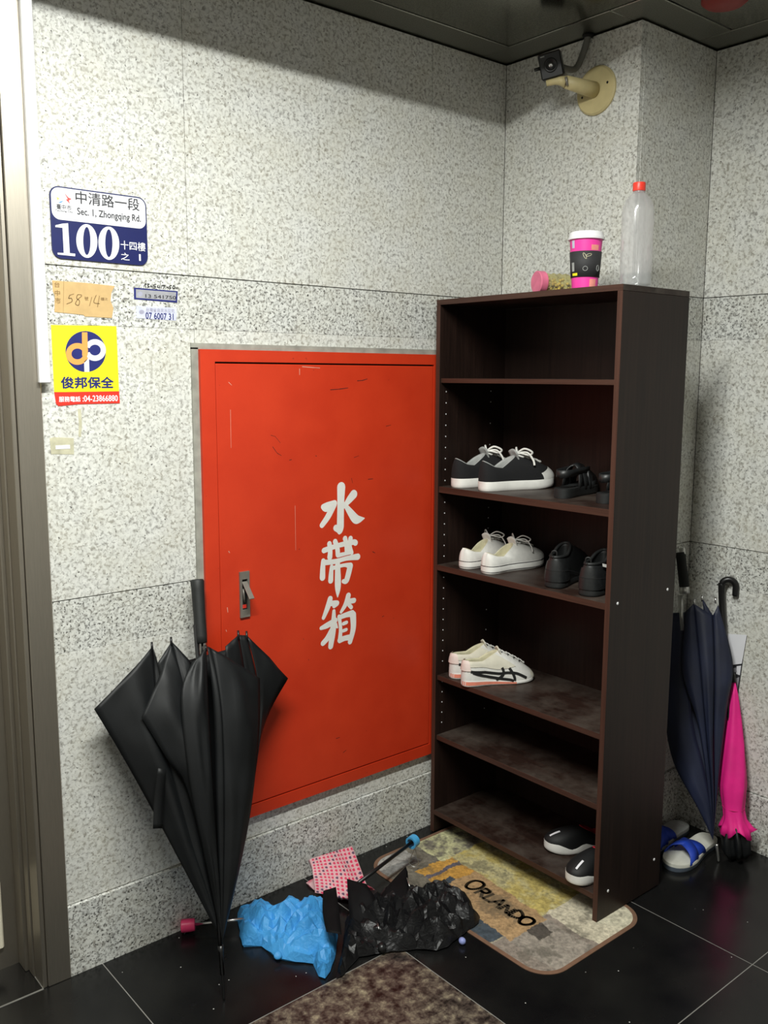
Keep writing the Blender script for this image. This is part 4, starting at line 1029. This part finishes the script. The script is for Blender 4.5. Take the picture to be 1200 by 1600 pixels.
def cloth(name, bm, mat, parent, th=0.0012):
    o = from_bm(name, bm, mat, parent, True); m = o.modifiers.new('thick', 'SOLIDIFY'); m.thickness = th; m.offset = 0; return o

def big_black_umbrella():
    tip = atZ((350, 1562), 0.002); top = atY((308, 905), -0.047); ax_ = top-tip
    n = ax_.cross(Vector((1, 0, 0))).normalized()
    if n.y < 0: n = -n                              # n points to the wall
    P = lambda x, y, off=0.0: atPlane((x, y), tip+n*off, n)
    t = thing('stick_umbrella', 'large loosely folded black umbrella leaning against wall and red cabinet', 'umbrella', tip)
    root = t; t.location = (0, 0, 0)
    bm = bmesh.new(); D = -n
    B = lambda o=0: P(347, 1472, o)
    # back right lobe
    strip(bm, [P(352, 1010, .02), P(360, 1150, .02), P(352, 1330, .01), B(.004)], [P(372, 992, .03), P(390, 1100, .045), P(372, 1300, .02), B(.004)], 6, 22, .006, D, 1, .006)
    strip(bm, [P(373, 992, .028), P(385, 1100, .03), P(368, 1300, .018), B(.003)], [P(386, 993, .03), P(408, 1120, .045), P(380, 1320, .02), B(.003)], 6, 22, .008, D, 2, .006)
    strip(bm, [P(386, 993, .03), P(404, 1090, .03), P(385, 1280, .02), B(.003)], [P(450, 1060, .05), P(410, 1142, .045), P(385, 1300, .025), B(.003)], 8, 22, .008, D, 3, .008)
    # left lobe
    strip(bm, [P(147, 1108, .055), P(196, 1190, .05), P(262, 1310, .03), B(.004)], [P(238, 1010, .045), P(262, 1130, .03), P(310, 1330, .012), B(.003)], 12, 26, .020, D, 4, .012)
    strip(bm, [P(238, 1010, .045), P(250, 1130, .02), P(300, 1330, .010), B(.002)], [P(246, 1036, .03), P(285, 1150, .01), P(320, 1330, .005), B(.002)], 6, 22, .004, D, 5, .004)
    # second lobe over it
    strip(bm, [P(221, 1121, .012), P(262, 1188, .002), P(297, 1250, -.008), B(-.001)], [P(268, 1002, .03), P(300, 1110, -.005), P(330, 1300, -.008), B(-.001)], 12, 26, .022, D, 6, .012)
    strip(bm, [P(246, 1036, .026), P(262, 1110, .02), P(310, 1300, .0), B(0)], [P(268, 1002, .03), P(292, 1110, .01), P(325, 1300, .0), B(0)], 6, 20, .004, D, 61, .003)
    strip(bm, [P(268, 1002, .03), P(290, 1110, .0), P(325, 1300, -.006), B(-.001)], [P(299, 1036, .01), P(310, 1130, -.015), P(335, 1310, -.010), B(-.001)], 6, 22, .006, D, 7, .006)
    # centre panel with the fold hanging at its left
    strip(bm, [P(299, 1036, -.004), P(283, 1090, -.022), P(296, 1224, -.028), P(322, 1350, -.012), B(-.002)], [P(322, 1010, -.012), P(326, 1110, -.030), P(334, 1250, -.025), P(342, 1370, -.012), B(-.002)], 12, 28, .016, D, 8, .014)
    # front right panel
    strip(bm, [P(324, 1010, -.014), P(334, 1110, -.030), P(339, 1280, -.022), B(-.003)], [P(330, 1013, -.012), P(346, 1110, -.040), P(350, 1280, -.030), B(-.003)], 4, 22, .004, D, 9, .002)
    strip(bm, [P(330, 1013, -.014), P(344, 1110, -.034), P(349, 1280, -.026), B(-.003)], [P(406, 1060, -.012), P(404, 1160, -.020), P(384, 1310, -.016), B(-.003)], 12, 28, .018, D, 10, .010)
    # back closure
    strip(bm, [P(246, 1045, .05), P(270, 1150, .045), P(310, 1320, .02), B(.004)], [P(372, 1010, .05), P(372, 1150, .045), P(362, 1320, .02), B(.004)], 6, 18, -.006, D, 11, .003)
    cloth('canopy', bm, 'umb_black', t)
    sdir = ax_.normalized()
    hp = P(306, 988); 
    tube('shaft', [tip+sdir*0.06, hp+sdir*0.02], 0.006, 'black_plastic', t)
    lathe('handle', [(0.010, 0), (0.0155, 0.002), (0.0165, 0.02), (0.0158, 0.08), (0.0175, 0.145), (0.0185, 0.166), (0.016, 0.171), (0, 0.172)], 'rubber_black', t, 24, top-sdir*0.172, sdir)
    lathe('ferrule', [(0.0024, 0.0), (0.003, 0.004), (0.0035, 0.07), (0.005, 0.075), (0.0065, 0.115), (0.008, 0.13)], 'black_plastic', t, 14, tip, sdir)
    for x, y, o in ((238, 1010, .045), (268, 1002, .03), (373, 992, .028), (386, 993, .03), (322, 1010, -.012)):
        a = P(x, y+8, o); b = P(x-1, y-7 if x != 322 else y-2, o); tube('rib_tip', [a, b], [0.004, 0.003], 'black_plastic', t, 8)
    for x, o in ((316, .0), (310, .012)):
        tube('rib', [P(x, 1040, o), P(x, 992, o)], 0.003, 'black_plastic', t, 8)
    bm = bmesh.new(); strip(bm, [P(247, 1200, -.012), P(241, 1250, .0), P(239, 1295, .004)], [P(260, 1203, -.012), P(256, 1250, .0), P(253, 1294, .004)], 2, 8, .0, D)
    cloth('closing_strap', bm, 'umb_black', t, 0.001)
big_black_umbrella()

def navy_umbrella():
    tip = atZ((1123, 1346), 0.002); top = atX((1066, 858), 0.322); ax_ = (top-tip).normalized()
    right = Vector((0.49, -0.87, 0)); n = ax_.cross(right).normalized()
    if n.x < 0: n = -n
    P = lambda x, y, off=0.0: atPlane((x, y), tip+n*(off-0.012*(0.3+0.7*(1346-y)/480)), n); D = -n
    t = thing('stick_umbrella', 'navy blue folded umbrella with black and silver handle beside the shoe rack', 'umbrella')
    B = lambda o=0: P(1114, 1312, o); bm = bmesh.new()
    strip(bm, [P(1046, 958, .0), P(1040, 1110, .0), P(1052, 1190, .0), P(1090, 1262, 0), B()], [P(1076, 956, .004), P(1080, 1110, .0), P(1100, 1200, .0), P(1112, 1265, .0), B()], 8, 26, .010, D, 20, .006)
    strip(bm, [P(1071, 956, -.006), P(1066, 1050, -.02), P(1090, 1130, -.022), P(1106, 1230, -.012), B(-.001)], [P(1084, 943, -.006), P(1094, 1040, -.026), P(1104, 1150, -.022), P(1112, 1240, -.01), B(-.001)], 8, 26, .012, D, 21, .008)
    strip(bm, [P(1084, 943, -.006), P(1094, 1040, -.024), P(1104, 1150, -.022), P(1112, 1240, -.01), B(-.001)], [P(1114, 962, -.002), P(1116, 1050, -.02), P(1114, 1160, -.02), P(1116, 1250, -.008), B(-.001)], 8, 26, .010, D, 22, .006)
    strip(bm, [P(1097, 934, .012), P(1108, 1040, .0), P(1112, 1160, .0), B(0)], [P(1114, 962, .012), P(1118, 1050, .0), P(1116, 1160, .0), B(0)], 4, 20, .004, D, 23)
    strip(bm, [P(1114, 962, -.002), P(1116, 1050, -.016), P(1116, 1160, -.018), P(1117, 1250, -.008), B(-.001)], [P(1122, 945, .0), P(1145, 1036, .0), P(1137, 1100, .0), P(1125, 1200, .0), B(0)], 8, 26, .010, D, 24, .006)
    strip(bm, [P(1050, 965, .02), P(1050, 1110, .025), P(1070, 1200, .015), B(.002)], [P(1120, 960, .02), P(1134, 1050, .02), P(1122, 1180, .012), B(.002)], 6, 18, -.003, D, 25)
    cloth('canopy', bm, 'umb_navy', t)
    hb = P(1062, 945)
    tube('shaft', [P(1066, 985), P(1063, 930)], 0.0075, 'alu', t)
    L = (top-hb).length
    lathe('collar', [(0.010, 0), (0.0165, 0.001), (0.0165, 0.022), (0.014, 0.024)], 'alu', t, 20, P(1070, 928), ax_)
    lathe('handle', [(0.014, 0), (0.0165, 0.004), (0.0165, 0.05), (0.0155, 0.075), (0.0165, 0.110), (0.016, 0.118)], 'black_matte', t, 20, P(1069.5, 918), ax_)
    lathe('handle_cap', [(0.010, 0), (0.0105, 0.001), (0.0105, 0.020), (0.0095, 0.021), (0, 0.021)], 'alu', t, 20, P(1067, 866), ax_)
    lathe('ferrule', [(0.0025, 0), (0.0045, 0.003), (0.005, 0.05), (0.006, 0.055)], 'alu', t, 14, tip, ax_)
    for x, y, o in ((1064, 945, 0), (1085, 938, -.006), (1097, 932, .012), (1118, 935, .005)):
        tube('rib_tip', [P(x, y+8, o), P(x, y-2, o)], [0.003, 0.0035], 'chrome', t, 8)
navy_umbrella()

def cane_umbrella():
    t = thing('cane_umbrella', 'black cane-handled umbrella with a hot pink ruffled canopy over black folds', 'umbrella')
    foot = atX((1149, 1372), 0.290); foot.z = 0.012
    top = atX((1127, 925), 0.380)
    ax_ = (top-foot).normalized()
    pts = [top-ax_*0.12, top-ax_*0.05, top]
    rgt = Vector((0.49, -0.87, 0))
    c = atX((1138.5, 916), 0.380); R0 = 0.0225
    hook = [c+rgt*(-R0*math.cos(a))+Vector((0, 0, R0*math.sin(a))) for a in [PI*k/10 for k in range(11)]]
    tube('handle', catmull([top-ax_*0.14, top-ax_*0.05]+hook+[hook[-1]+Vector((0, 0, -0.012)), hook[-1]+Vector((0, 0, -0.030))], 3), 0.0105, 'black_plastic', t, 14)
    tube('shaft', [foot, top-ax_*0.10], 0.005, 'black_plastic', t)
    # slender folded canopy, flaring black folds at the floor
    bm = bmesh.new(); rings = []; n = 36; u, v = frame_of(ax_); Lh = (top-foot).length
    for h, r, am in ((0.0, .022, .5), (0.02, .034, .42), (0.06, .036, .35), (0.095, .026, .25), (0.115, .010, .1), (0.16, .006, .0)):
        rings.append([bm.verts.new(foot+ax_*h+u*math.cos(2*PI*k/n)*r*(1+am*math.sin(6*2*PI*k/n+h*6))+v*math.sin(2*PI*k/n)*r*(1+am*math.sin(6*2*PI*k/n+h*6))) for k in range(n)])
    for a, b in zip(rings, rings[1:]):
        for k in range(n): bm.faces.new((a[k], a[(k+1) % n], b[(k+1) % n], b[k]))
    bm.faces.new(rings[0][::-1]); bm.faces.new(rings[-1])
    from_bm('black_folds', bm, 'umb_black', t, True)
    # pink one
    t2 = t
    P = lambda x, y: atPlane((x, y), foot, Vector((0.87, 0.49, 0.0)).normalized()+Vector((0, 0, -0.20)))
    rows_ = [(1146, 1060, 1.5), (1147, 1085, 6), (1147, 1120, 11), (1147, 1160, 16), (1146, 1200, 20), (1145, 1225, 21.5), (1145.5, 1245, 19), (1146, 1262, 16.5), (1148, 1278, 17.5), (1150, 1290, 22), (1151, 1299, 26)]
    bm = bmesh.new(); rings = []; n = 40
    for k_, (x, y, hw_) in enumerate(rows_):
        c0 = P(x, y); r = (P(x+hw_, y)-c0).length; ring_ = []
        for k in range(n):
            a = 2*PI*k/n; am = 0.10*math.sin(5*a+y*0.02)+(0.16*math.sin(9*a) if k_ >= 9 else 0.0)
            rad = r*(1+am); ring_.append(bm.verts.new(c0+rgt*rad*math.cos(a)+Vector((0.87, 0.49, 0))*rad*0.8*math.sin(a)+Vector((0, 0, (0.014*math.sin(4*a+1) if k_ == 10 else 0.0)))))
        rings.append(ring_)
    for a, b in zip(rings, rings[1:]):
        for k in range(n): bm.faces.new((a[k], a[(k+1) % n], b[(k+1) % n], b[k]))
    bm.faces.new(rings[0])
    cloth('pink_canopy', bm, 'pink', t2)
    bm = bmesh.new(); c0 = P(1146, 1262); r = (P(1146+16.9, 1262)-c0).length
    tube('hem_seam', [c0+rgt*r*1.02*math.cos(2*PI*k/32)*(1+0.10*math.sin(10*PI*k/32+25.2))+Vector((0.87, 0.49, 0))*r*0.82*math.sin(2*PI*k/32) for k in range(33)], 0.0010, plain('pink_seam', (0.55, 0.01, 0.16), 0.7), t2, 5)
    tube('canopy_tie', [P(1146, 1066), P(1145.5, 1052)], [0.009, 0.007], 'black_plastic', t2, 8)
    # white printed card tucked behind
    t3 = thing('card_sleeve', 'white card with a black printed lower part wedged behind the pink umbrella', 'card')
    nP = Vector((1, 0, 0)); oo = atX((1150, 1010), 0.397)
    K = lambda x, y, o=0.0: atPlane((x, y), oo+nP*o, nP)
    def slab(name, pts, o0, o1, mat):
        n_ = len(pts); v_ = [K(*p, o0) for p in pts]+[K(*p, o1) for p in pts]
        return from_py(name, v_, [tuple(range(n_)), tuple(range(2*n_-1, n_-1, -1))]+[(i, (i+1) % n_, n_+(i+1) % n_, n_+i) for i in range(n_)], mat, t3)
    slab('card', [(1132, 990), (1167, 992), (1159, 1037), (1143, 1039)], 0, -0.003, 'sign_white')
    slab('printed_part', [(1140, 1034), (1161, 1030), (1153, 1085), (1142, 1085)], 0.003, 0.0005, 'ink')
    slab('print_mark', [(1151, 1041), (1158, 1040), (1156, 1055), (1150, 1053)], -0.0002, -0.0008, 'sign_white'); slab('print_mark', [(1146, 1044), (1150, 1043), (1151, 1050), (1146, 1051)], -0.0002, -0.0008, 'label_grey'); slab('print_mark', [(1150, 1060), (1155, 1058), (1152, 1080), (1149, 1080)], -0.0002, -0.0008, 'label_grey')
cane_umbrella()

# ---- crumpled compact umbrellas on the floor
def crumple(name, outline, hmax, mat, parent, seed, npts=200, freq=14, amp=0.35, edge_z=None, colour=None, ridges=None, smooth=False, pw=0.5, base=0.001, gather=None, pleats=9, step=0.0105):
    """closed, creased heap of cloth: outline in floor metres, ridged height inside"""
    rnd = random.Random(seed); pts = [Vector((p[0], p[1])) for p in outline]
    pts2 = []
    for i, p in enumerate(pts):
        q = pts[(i+1) % len(pts)]; m = max(1, int((q-p).length/0.022))
        for k in range(m): pts2.append(p.lerp(q, k/m)+Vector((rnd.uniform(-1, 1), rnd.uniform(-1, 1)))*(0.0025 if k else 0))
    nb = len(pts2)
    def inside(p):
        c = False
        for i in range(nb):
            a, b = pts2[i], pts2[i-1]
            if (a.y > p.y) != (b.y > p.y) and p.x < (b.x-a.x)*(p.y-a.y)/(b.y-a.y)+a.x: c = not c
        return c
    def dist(p):
        return min((p-(a+(b-a)*max(0, min(1, (p-a).dot(b-a)/max(1e-9, (b-a).length_squared))))).length for a, b in zip(pts2, pts2[1:]+pts2[:1]))
    x0, x1 = min(p.x for p in pts2), max(p.x for p in pts2); y0, y1 = min(p.y for p in pts2), max(p.y for p in pts2)
    ins = []; tries = 0; md = math.sqrt((x1-x0)*(y1-y0)/npts)*0.62
    if gather:
        ny = int((y1-y0)/step)+1; nx = int((x1-x0)/step)+1
        for j in range(ny):
            for i in range(nx):
                p = Vector((x0+(i+0.5*(j % 2)+rnd.uniform(-.28, .28))*step, y0+(j+rnd.uniform(-.28, .28))*step))
                if inside(p) and dist(p) > 0.005: ins.append(p)
        npts = 0
    while len(ins) < npts and tries < npts*60:
        tries += 1; p = Vector((rnd.uniform(x0, x1), rnd.uniform(y0, y1)))
        if inside(p) and dist(p) > 0.006 and all((p-q).length > md for q in ins[-400:]): ins.append(p)
    vs, es, fs, _a, _b, _c = geometry.delaunay_2d_cdt(pts2+ins, [], [list(range(nb))], 1, 1e-6)
    bm = bmesh.new(); dm = max(dist(p) for p in ins)
    bv = []
    off = Vector((seed*3.1, seed*1.7, 0))
    for i, p in enumerate(vs):
        d = dist(Vector(p)); q = Vector((p[0]*freq, p[1]*freq, 0))+off
        rd = 1-abs(2*noise.noise(q))*1.6; rd2 = 1-abs(2*noise.noise(q*2.3+Vector((5, 3, 1))))*1.6
        hgt = hmax*min(1, d/dm*1.5)**pw
        z = hgt*(1-amp+amp*rd+0.4*amp*rd2)+0.003
        if gather:
            v_ = Vector((p[0]-gather[0], p[1]-gather[1])); th_ = math.atan2(v_.y, v_.x)
            tri = lambda q_: abs(2*(q_-math.floor(q_))-1)
            ph = pleats*th_/(2*PI)+0.55*noise.noise(Vector((p[0]*9, p[1]*9, seed)))
            f1 = tri(ph); f2 = tri(ph*0.53+p[0]*7+0.9*noise.noise(Vector((p[0]*14, p[1]*14, seed+9))))
            rr_ = min(1, v_.length/0.10)
            z = hgt*(0.45+rr_*(0.42*f1+0.22*f2)+0.10*rd2)+0.003
        if d < 1e-4: z = (edge_z(p) if edge_z else 0.004)+0.010*max(0, noise.noise(q*1.5))
        if ridges: z += ridges(p)*min(1, d/0.02)
        bv.append(bm.verts.new((p[0], p[1], max(base+0.001, z))))
    for f in fs:
        if len(f) >= 3:
            try: bm.faces.new([bv[i] for i in f])
            except ValueError: pass
    # underside
    bo = [e for e in bm.edges if len(e.link_faces) == 1]
    c = Vector((sum(p.x for p in pts2)/nb, sum(p.y for p in pts2)/nb, 0))
    lows = {}
    for e in bo:
        for v_ in e.verts:
            if v_ not in lows: q = Vector((v_.co.x, v_.co.y, 0)); q = c+(q-c)*0.97; lows[v_] = bm.verts.new((q.x, q.y, base))
    for e in bo:
        a, b = e.verts; bm.faces.new((a, b, lows[b], lows[a]))
    if colour:
        lay = bm.loops.layers.float_color.new('print')
        for f in bm.faces:
            for lp in f.loops: lp[lay] = (*colour(lp.vert.co), 1)
    o = from_bm(name, bm, mat, parent, smooth)
    if gather: sharp(o, 22); o.data.polygons.foreach_set('use_smooth', [True]*len(o.data.polygons)); return o
    if smooth: m = o.modifiers.new('soft', 'SUBSURF'); m.levels = 1; m.render_levels = 1
    return o
def flo(pts): return [(lambda p: (p.x, p.y))(atZ((x, y), z)) for x, y, z in pts]
# blue
t = thing('compact_umbrella', 'crumpled sky blue folding umbrella with pink handle on the floor', 'umbrella')
blue_out = flo([(371, 1440, .0), (379, 1481, .0), (408, 1480, 0), (432, 1500, 0), (445, 1503, .0), (490, 1508, 0), (499, 1528, 0), (508, 1531, 0), (516, 1520, 0), (524, 1490, .01), (528, 1455, .02), (524, 1405, .05), (512, 1390, .06), (497, 1385, .07), (470, 1378, .08), (448, 1397, .05), (424, 1404, .04), (384, 1405, .03), (371, 1420, .02)])
crumple('canopy', blue_out, 0.078, 'blue_nylon', t, 3, 300, 15, 0.5, None, pw=0.42, gather=atZ((432, 1488), .02), pleats=15)
a, b = atZ((283, 1447), .022), atZ((380, 1436), .028)
d = (b-a).normalized()
tube('shaft', [a+d*0.03, b+d*0.05], 0.0042, 'chrome', t)
o = lathe('handle', [(0.016, 0), (0.018, 0.002), (0.0175, 0.030), (0.0165, 0.038), (0, 0.0385)], 'pink_plastic', t, 24, a, d); sharp(o)
tube('wrist_loop', [a+Vector((0.01, 0, -.014)), a+Vector((0.014, -.004, -.020)), a+Vector((0.004, -.010, -.0205))], 0.0012, 'cable', t, 6)
q = atZ((434, 1493), .018); lathe('snap_button', [(0.0, 0), (0.011, 0.0), (0.011, 0.003), (0.008, 0.005), (0, 0.005)], 'blue_nylon', t, 16, q, Vector((-0.3, -0.6, 0.75)))
# hearts
t = thing('compact_umbrella', 'folded pale pink umbrella printed with rows of hearts by the wall', 'umbrella')
def heart_patch():
    # folded sleeve standing against the granite: front sheet and a back sheet
    c00, c10, c11, c01 = atZ((492, 1395), .02), atZ((572, 1408), .035), atY((548, 1322), -0.045), atY((484, 1342), -0.05)
    kk = atZ((586, 1390), .03)
    bm = bmesh.new(); lay = bm.loops.layers.float_color.new('print'); nu, nv = 150, 140; grid = {}; cl = {}
    for i in range(nu+1):
        for j in range(nv+1):
            u, v_ = i/nu, j/nv
            p = (c00.lerp(c10, u)).lerp(c01.lerp(c11, u), v_)
            if u > 0.7: p = p+(kk-c10)*((u-0.7)/0.3)**2*(1-v_)**1.0*0.5
            p = p+Vector((0, -1, 0.5))*(0.012*math.sin(PI*u)*math.sin(PI*v_)+0.004*noise.noise(Vector((u*3, v_*3, 4)))+0.006*abs(math.sin(u*6+v_*2)))
            p.z = max(0.004, p.z)
            grid[i, j] = bm.verts.new(p)
            fu, fv = (u*12) % 1-0.5, ((v_+0.10*u)*12) % 1-0.5
            hx_, hy_ = fv*3.3, fu*3.3
            inside_ = (hx_**2+hy_**2-1)**3-hx_**2*hy_**3 < 0
            cid = int(u*12)*7+int((v_+0.10*u)*12)*13
            base = (0.66, 0.38, 0.40)
            cl[i, j] = base if not inside_ else ((0.62, 0.03, 0.10) if cid % 5 else (0.10, 0.05, 0.10))
    for i in range(nu):
        for j in range(nv):
            ks = ((i, j), (i+1, j), (i+1, j+1), (i, j+1)); f = bm.faces.new([grid[k] for k in ks])
            for lp, k in zip(f.loops, ks): lp[lay] = (*cl[k], 1)
    o = from_bm('canopy', bm, 'heart_print', t, True); m = o.modifiers.new('thick', 'SOLIDIFY'); m.thickness = 0.014; m.offset = -1
    if o.data.polygons[0].normal.y > 0: m.offset = 1
    # loose hem folds round its foot
    h2 = flo([(478, 1372, .02), (490, 1392, .0), (560, 1412, 0), (588, 1395, 0), (583, 1380, .02), (556, 1368, .05), (520, 1360, .05), (497, 1362, .03)])
    crumple('hem', h2, 0.03, 'heart_print', t, 9, 60, 25, 0.5, None, lambda c: (0.74, 0.45, 0.47) if noise.noise(c*160) < 0.18 else (0.6, 0.05, 0.12))
heart_patch()
# black
t = thing('compact_umbrella', 'crumpled glossy black folding umbrella with blue ring handle on the floor', 'umbrella')
blk = flo([(525, 1531, .0), (534, 1528, 0), (560, 1498, 0), (600, 1492, 0), (650, 1486, 0), (682, 1488, 0), (700, 1482, 0), (725, 1462, 0), (748, 1440, .01), (750, 1425, .02), (733, 1398, .04), (722, 1376, .05), (690, 1366, .06), (655, 1378, .06), (632, 1355, .07), (600, 1372, .06), (585, 1382, .07), (556, 1384, .08), (539, 1405, .08), (536, 1452, .045)])
def brid(p):
    return 0.012*math.sin(p[0]*90+p[1]*60)
crumple('canopy', blk, 0.085, 'bag_black', t, 5, 420, 17, 0.6, None, ridges=brid, pw=0.42, base=0.0045, gather=atZ((600, 1478), .02), pleats=17)
# upright flaps of the panels
bm = bmesh.new()
def flap(bm, p, dv, seed, wrk=.006, bulge=.006): strip(bm, p[0], p[1], 6, 10, bulge, Vector(dv), seed, wrk)
Z3 = lambda x, y, z: atZ((x, y), z)
flap(bm, [[Z3(634, 1354, .090), Z3(603, 1388, .080), Z3(577, 1428, .040)], [Z3(637, 1362, .088), Z3(639, 1400, .078), Z3(634, 1446, .035)]], (-.6, -.6, .4), 32, .016, .010)
flap(bm, [[Z3(542, 1373, .098), Z3(544, 1405, .080), Z3(547, 1446, .040)], [Z3(572, 1381, .096), Z3(586, 1404, .080), Z3(594, 1446, .040)]], (-.6, -.6, .4), 31, .016, .010)
M['matte_black_nylon'] = plain('matte_black_nylon', (0.004, 0.004, 0.0045), 0.7, var=0.3, scale=20, spec=0.12)
cloth('loose_panel', bm, 'matte_black_nylon', t, 0.0006)
ra = Z3(645, 1315, .095); rb = Z3(562, 1378, .085); d = (rb-ra).normalized()
tube('shaft', [ra, rb+d*0.05], 0.0058, 'black_plastic', t)
o = lathe('handle', [(0.0135, 0), (0.0195, 0), (0.0195, 0.024), (0.0135, 0.024), (0.0135, 0)], 'blue_plastic', t, 28, ra-d*0.012, d, closed=False); sharp(o)
lo_ = ra+Vector((0.004, -0.006, -0.018))
dn = Vector((-0.06, -0.10, -1)).normalized(); sd = Vector((0.6, -0.8, 0)).normalized()
tube('wrist_loop', catmull([lo_, lo_+dn*0.03-sd*0.012, lo_+dn*0.052-sd*0.020, lo_+dn*0.064-sd*0.004, lo_+dn*0.054+sd*0.010, lo_+dn*0.03+sd*0.006, lo_], 5), 0.0014, 'cable' if False else 'alu', t, 6)
q = Z3(722, 1470, .010); lathe('tip_cap', [(0.004, -.006), (0.0095, -0.004), (0.0095, 0.006), (0.006, 0.011), (0, 0.012)], 'lilac', t, 18, q, Vector((-0.45, -0.7, 0.35)))
q = Z3(597, 1480, .022); lathe('snap_button', [(0, 0), (0.012, 0), (0.012, 0.003), (0, 0.004)], 'black_plastic', t, 16, q, Vector((-0.4, -0.6, 0.7)))
for (x, y, z), (x2, y2, z2) in (((636, 1372, .095), (640, 1385, .092)), ((640, 1390, .09), (637, 1404, .085)), ((655, 1448, .03), (658, 1455, .028)), ((651, 1465, .02), (654, 1472, .015)), ((590, 1443, .065), (592, 1452, .06)), ((678, 1480, .01), (690, 1473, .015))):
    tube('rib_tip', [Z3(x, y, z), Z3(x2, y2, z2)], 0.0018, 'alu', t, 6)
bm = bmesh.new(); strip(bm, [Z3(505, 1392, .094), Z3(504, 1425, .092), Z3(510, 1456, .082)], [Z3(525, 1386, .094), Z3(530, 1425, .092), Z3(534, 1460, .078)], 3, 10, .0, Vector((-.5, -.6, .6)), 40, .003)
cloth('closing_strap', bm, 'matte_black_nylon', t, 0.0008)

# ================================================================== SECURITY CAMERA
t = thing('security_camera', 'small black security camera on a yellowed wall bracket near the ceiling', 'camera')
c0 = Vector((0, -0.374, 2.420))
o = lathe('wall_plate', [(0.071, 0.0005), (0.071, 0.006), (0.066, 0.011), (0.030, 0.013), (0, 0.013)], 'cream', t, 40, c0, (-1, 0, 0)); sharp(o, 30)
for dy, dz in ((-0.046, 0.012), (0.046, -0.012)): lathe('screw_hole', [(0.004, 0.0115), (0.004, 0.0122), (0, 0.0122)], 'black_matte', o, 10, c0+Vector((0, dy, dz)), (-1, 0, 0))
e1 = atX((884, 128), -0.115)
d = (e1-(c0+Vector((-0.012, 0, 0)))); 
tube('arm', [c0+Vector((-0.012, 0, 0)), c0+Vector((-0.012, 0, 0))+d*0.5, e1], [0.0235, 0.021, 0.018], 'cream', t, 20)
cc = atX((861, 102), -0.150)
fd = (CAM-cc).normalized(); fd = (fd+Vector((-0.10, 0.05, 0.06))).normalized()
rgt = fd.cross(Vector((0, 0, 1))).normalized()*-1; upv = fd.cross(rgt).normalized()
if upv.z < 0: upv = -upv
rot = Matrix((rgt, upv, fd)).transposed().to_4x4() @ Matrix.Rotation(math.radians(11), 4, 'Z')
bm = bmesh.new(); add_box(bm, (-0.0335, -0.036, -0.045), (0.0335, 0.036, 0.010), 0.004); bmesh.ops.transform(bm, matrix=Matrix.Translation(cc) @ rot, verts=bm.verts)
bd = from_bm('housing', bm, 'black_plastic', t)
zz = rot.to_3x3() @ Vector((0, 0, 1)); xx = rot.to_3x3() @ Vector((1, 0, 0)); yy = rot.to_3x3() @ Vector((0, 1, 0))
lathe('lens_ring', [(0.0, 0), (0.020, 0.0), (0.020, 0.002), (0.015, 0.003), (0.014, 0.0005), (0, 0.0005)], 'black_plastic', bd, 28, cc+zz*0.0102, zz)
lathe('lens', [(0, 0.0005), (0.007, 0.0005), (0.006, 0.003), (0.003, 0.0042), (0, 0.0045)], 'chrome', bd, 18, cc+zz*0.0102, zz)
bm = bmesh.new(); add_box(bm, (-0.026, 0.026, 0.0100), (-0.014, 0.029, 0.0106)); bmesh.ops.transform(bm, matrix=Matrix.Translation(cc) @ rot, verts=bm.verts); from_bm('printed_mark', bm, 'lining_grey', bd)
tube('side_knob', [cc-xx*0.033, cc-xx*0.050], 0.005, 'black_plastic', bd, 10)
br = e1+Vector((0, 0, 0.0))
tube('bracket', [e1, (e1+cc)/2-yy*0.020, cc-yy*0.046+xx*0.004, cc-yy*0.044-xx*0.022], [0.017, 0.013, 0.010, 0.009], 'cream', t, 12)
tube('bracket_bolt', [e1+xx*0.004-yy*0.012+zz*0.014, e1+xx*0.004+yy*0.012+zz*0.016], 0.004, 'latch', t, 8)
bk = cc-zz*0.045
hole = Vector((-0.012, -0.335, ZC-0.012))
tube('cable', catmull([bk, bk-zz*0.03+xx*0.012, atX((898, 108), -0.03), atX((912, 80), -0.014), atX((919, 55), -0.012)], 6), 0.0095, 'cable', t, 10)
hp = atX((919, 52), -0.012)
tube('cable_plug', [hp+Vector((0, 0, -0.012)), Vector((hp.x, hp.y, ZC-0.0005))], [0.015, 0.017], 'black_matte', t, 12)
# dull red fitting on the ceiling at the frame edge
q = atZ((1133, -4), ZC)
tag(lathe('ceiling_detector', [(0.062, 0.0), (0.062, 0.010), (0.050, 0.020), (0.030, 0.026), (0, 0.027)], 'red_dull', None, 36, Vector((q.x, q.y, ZC)), (0, 0, -1)), 'dull red round fitting on the dark ceiling at the top edge', 'detector')
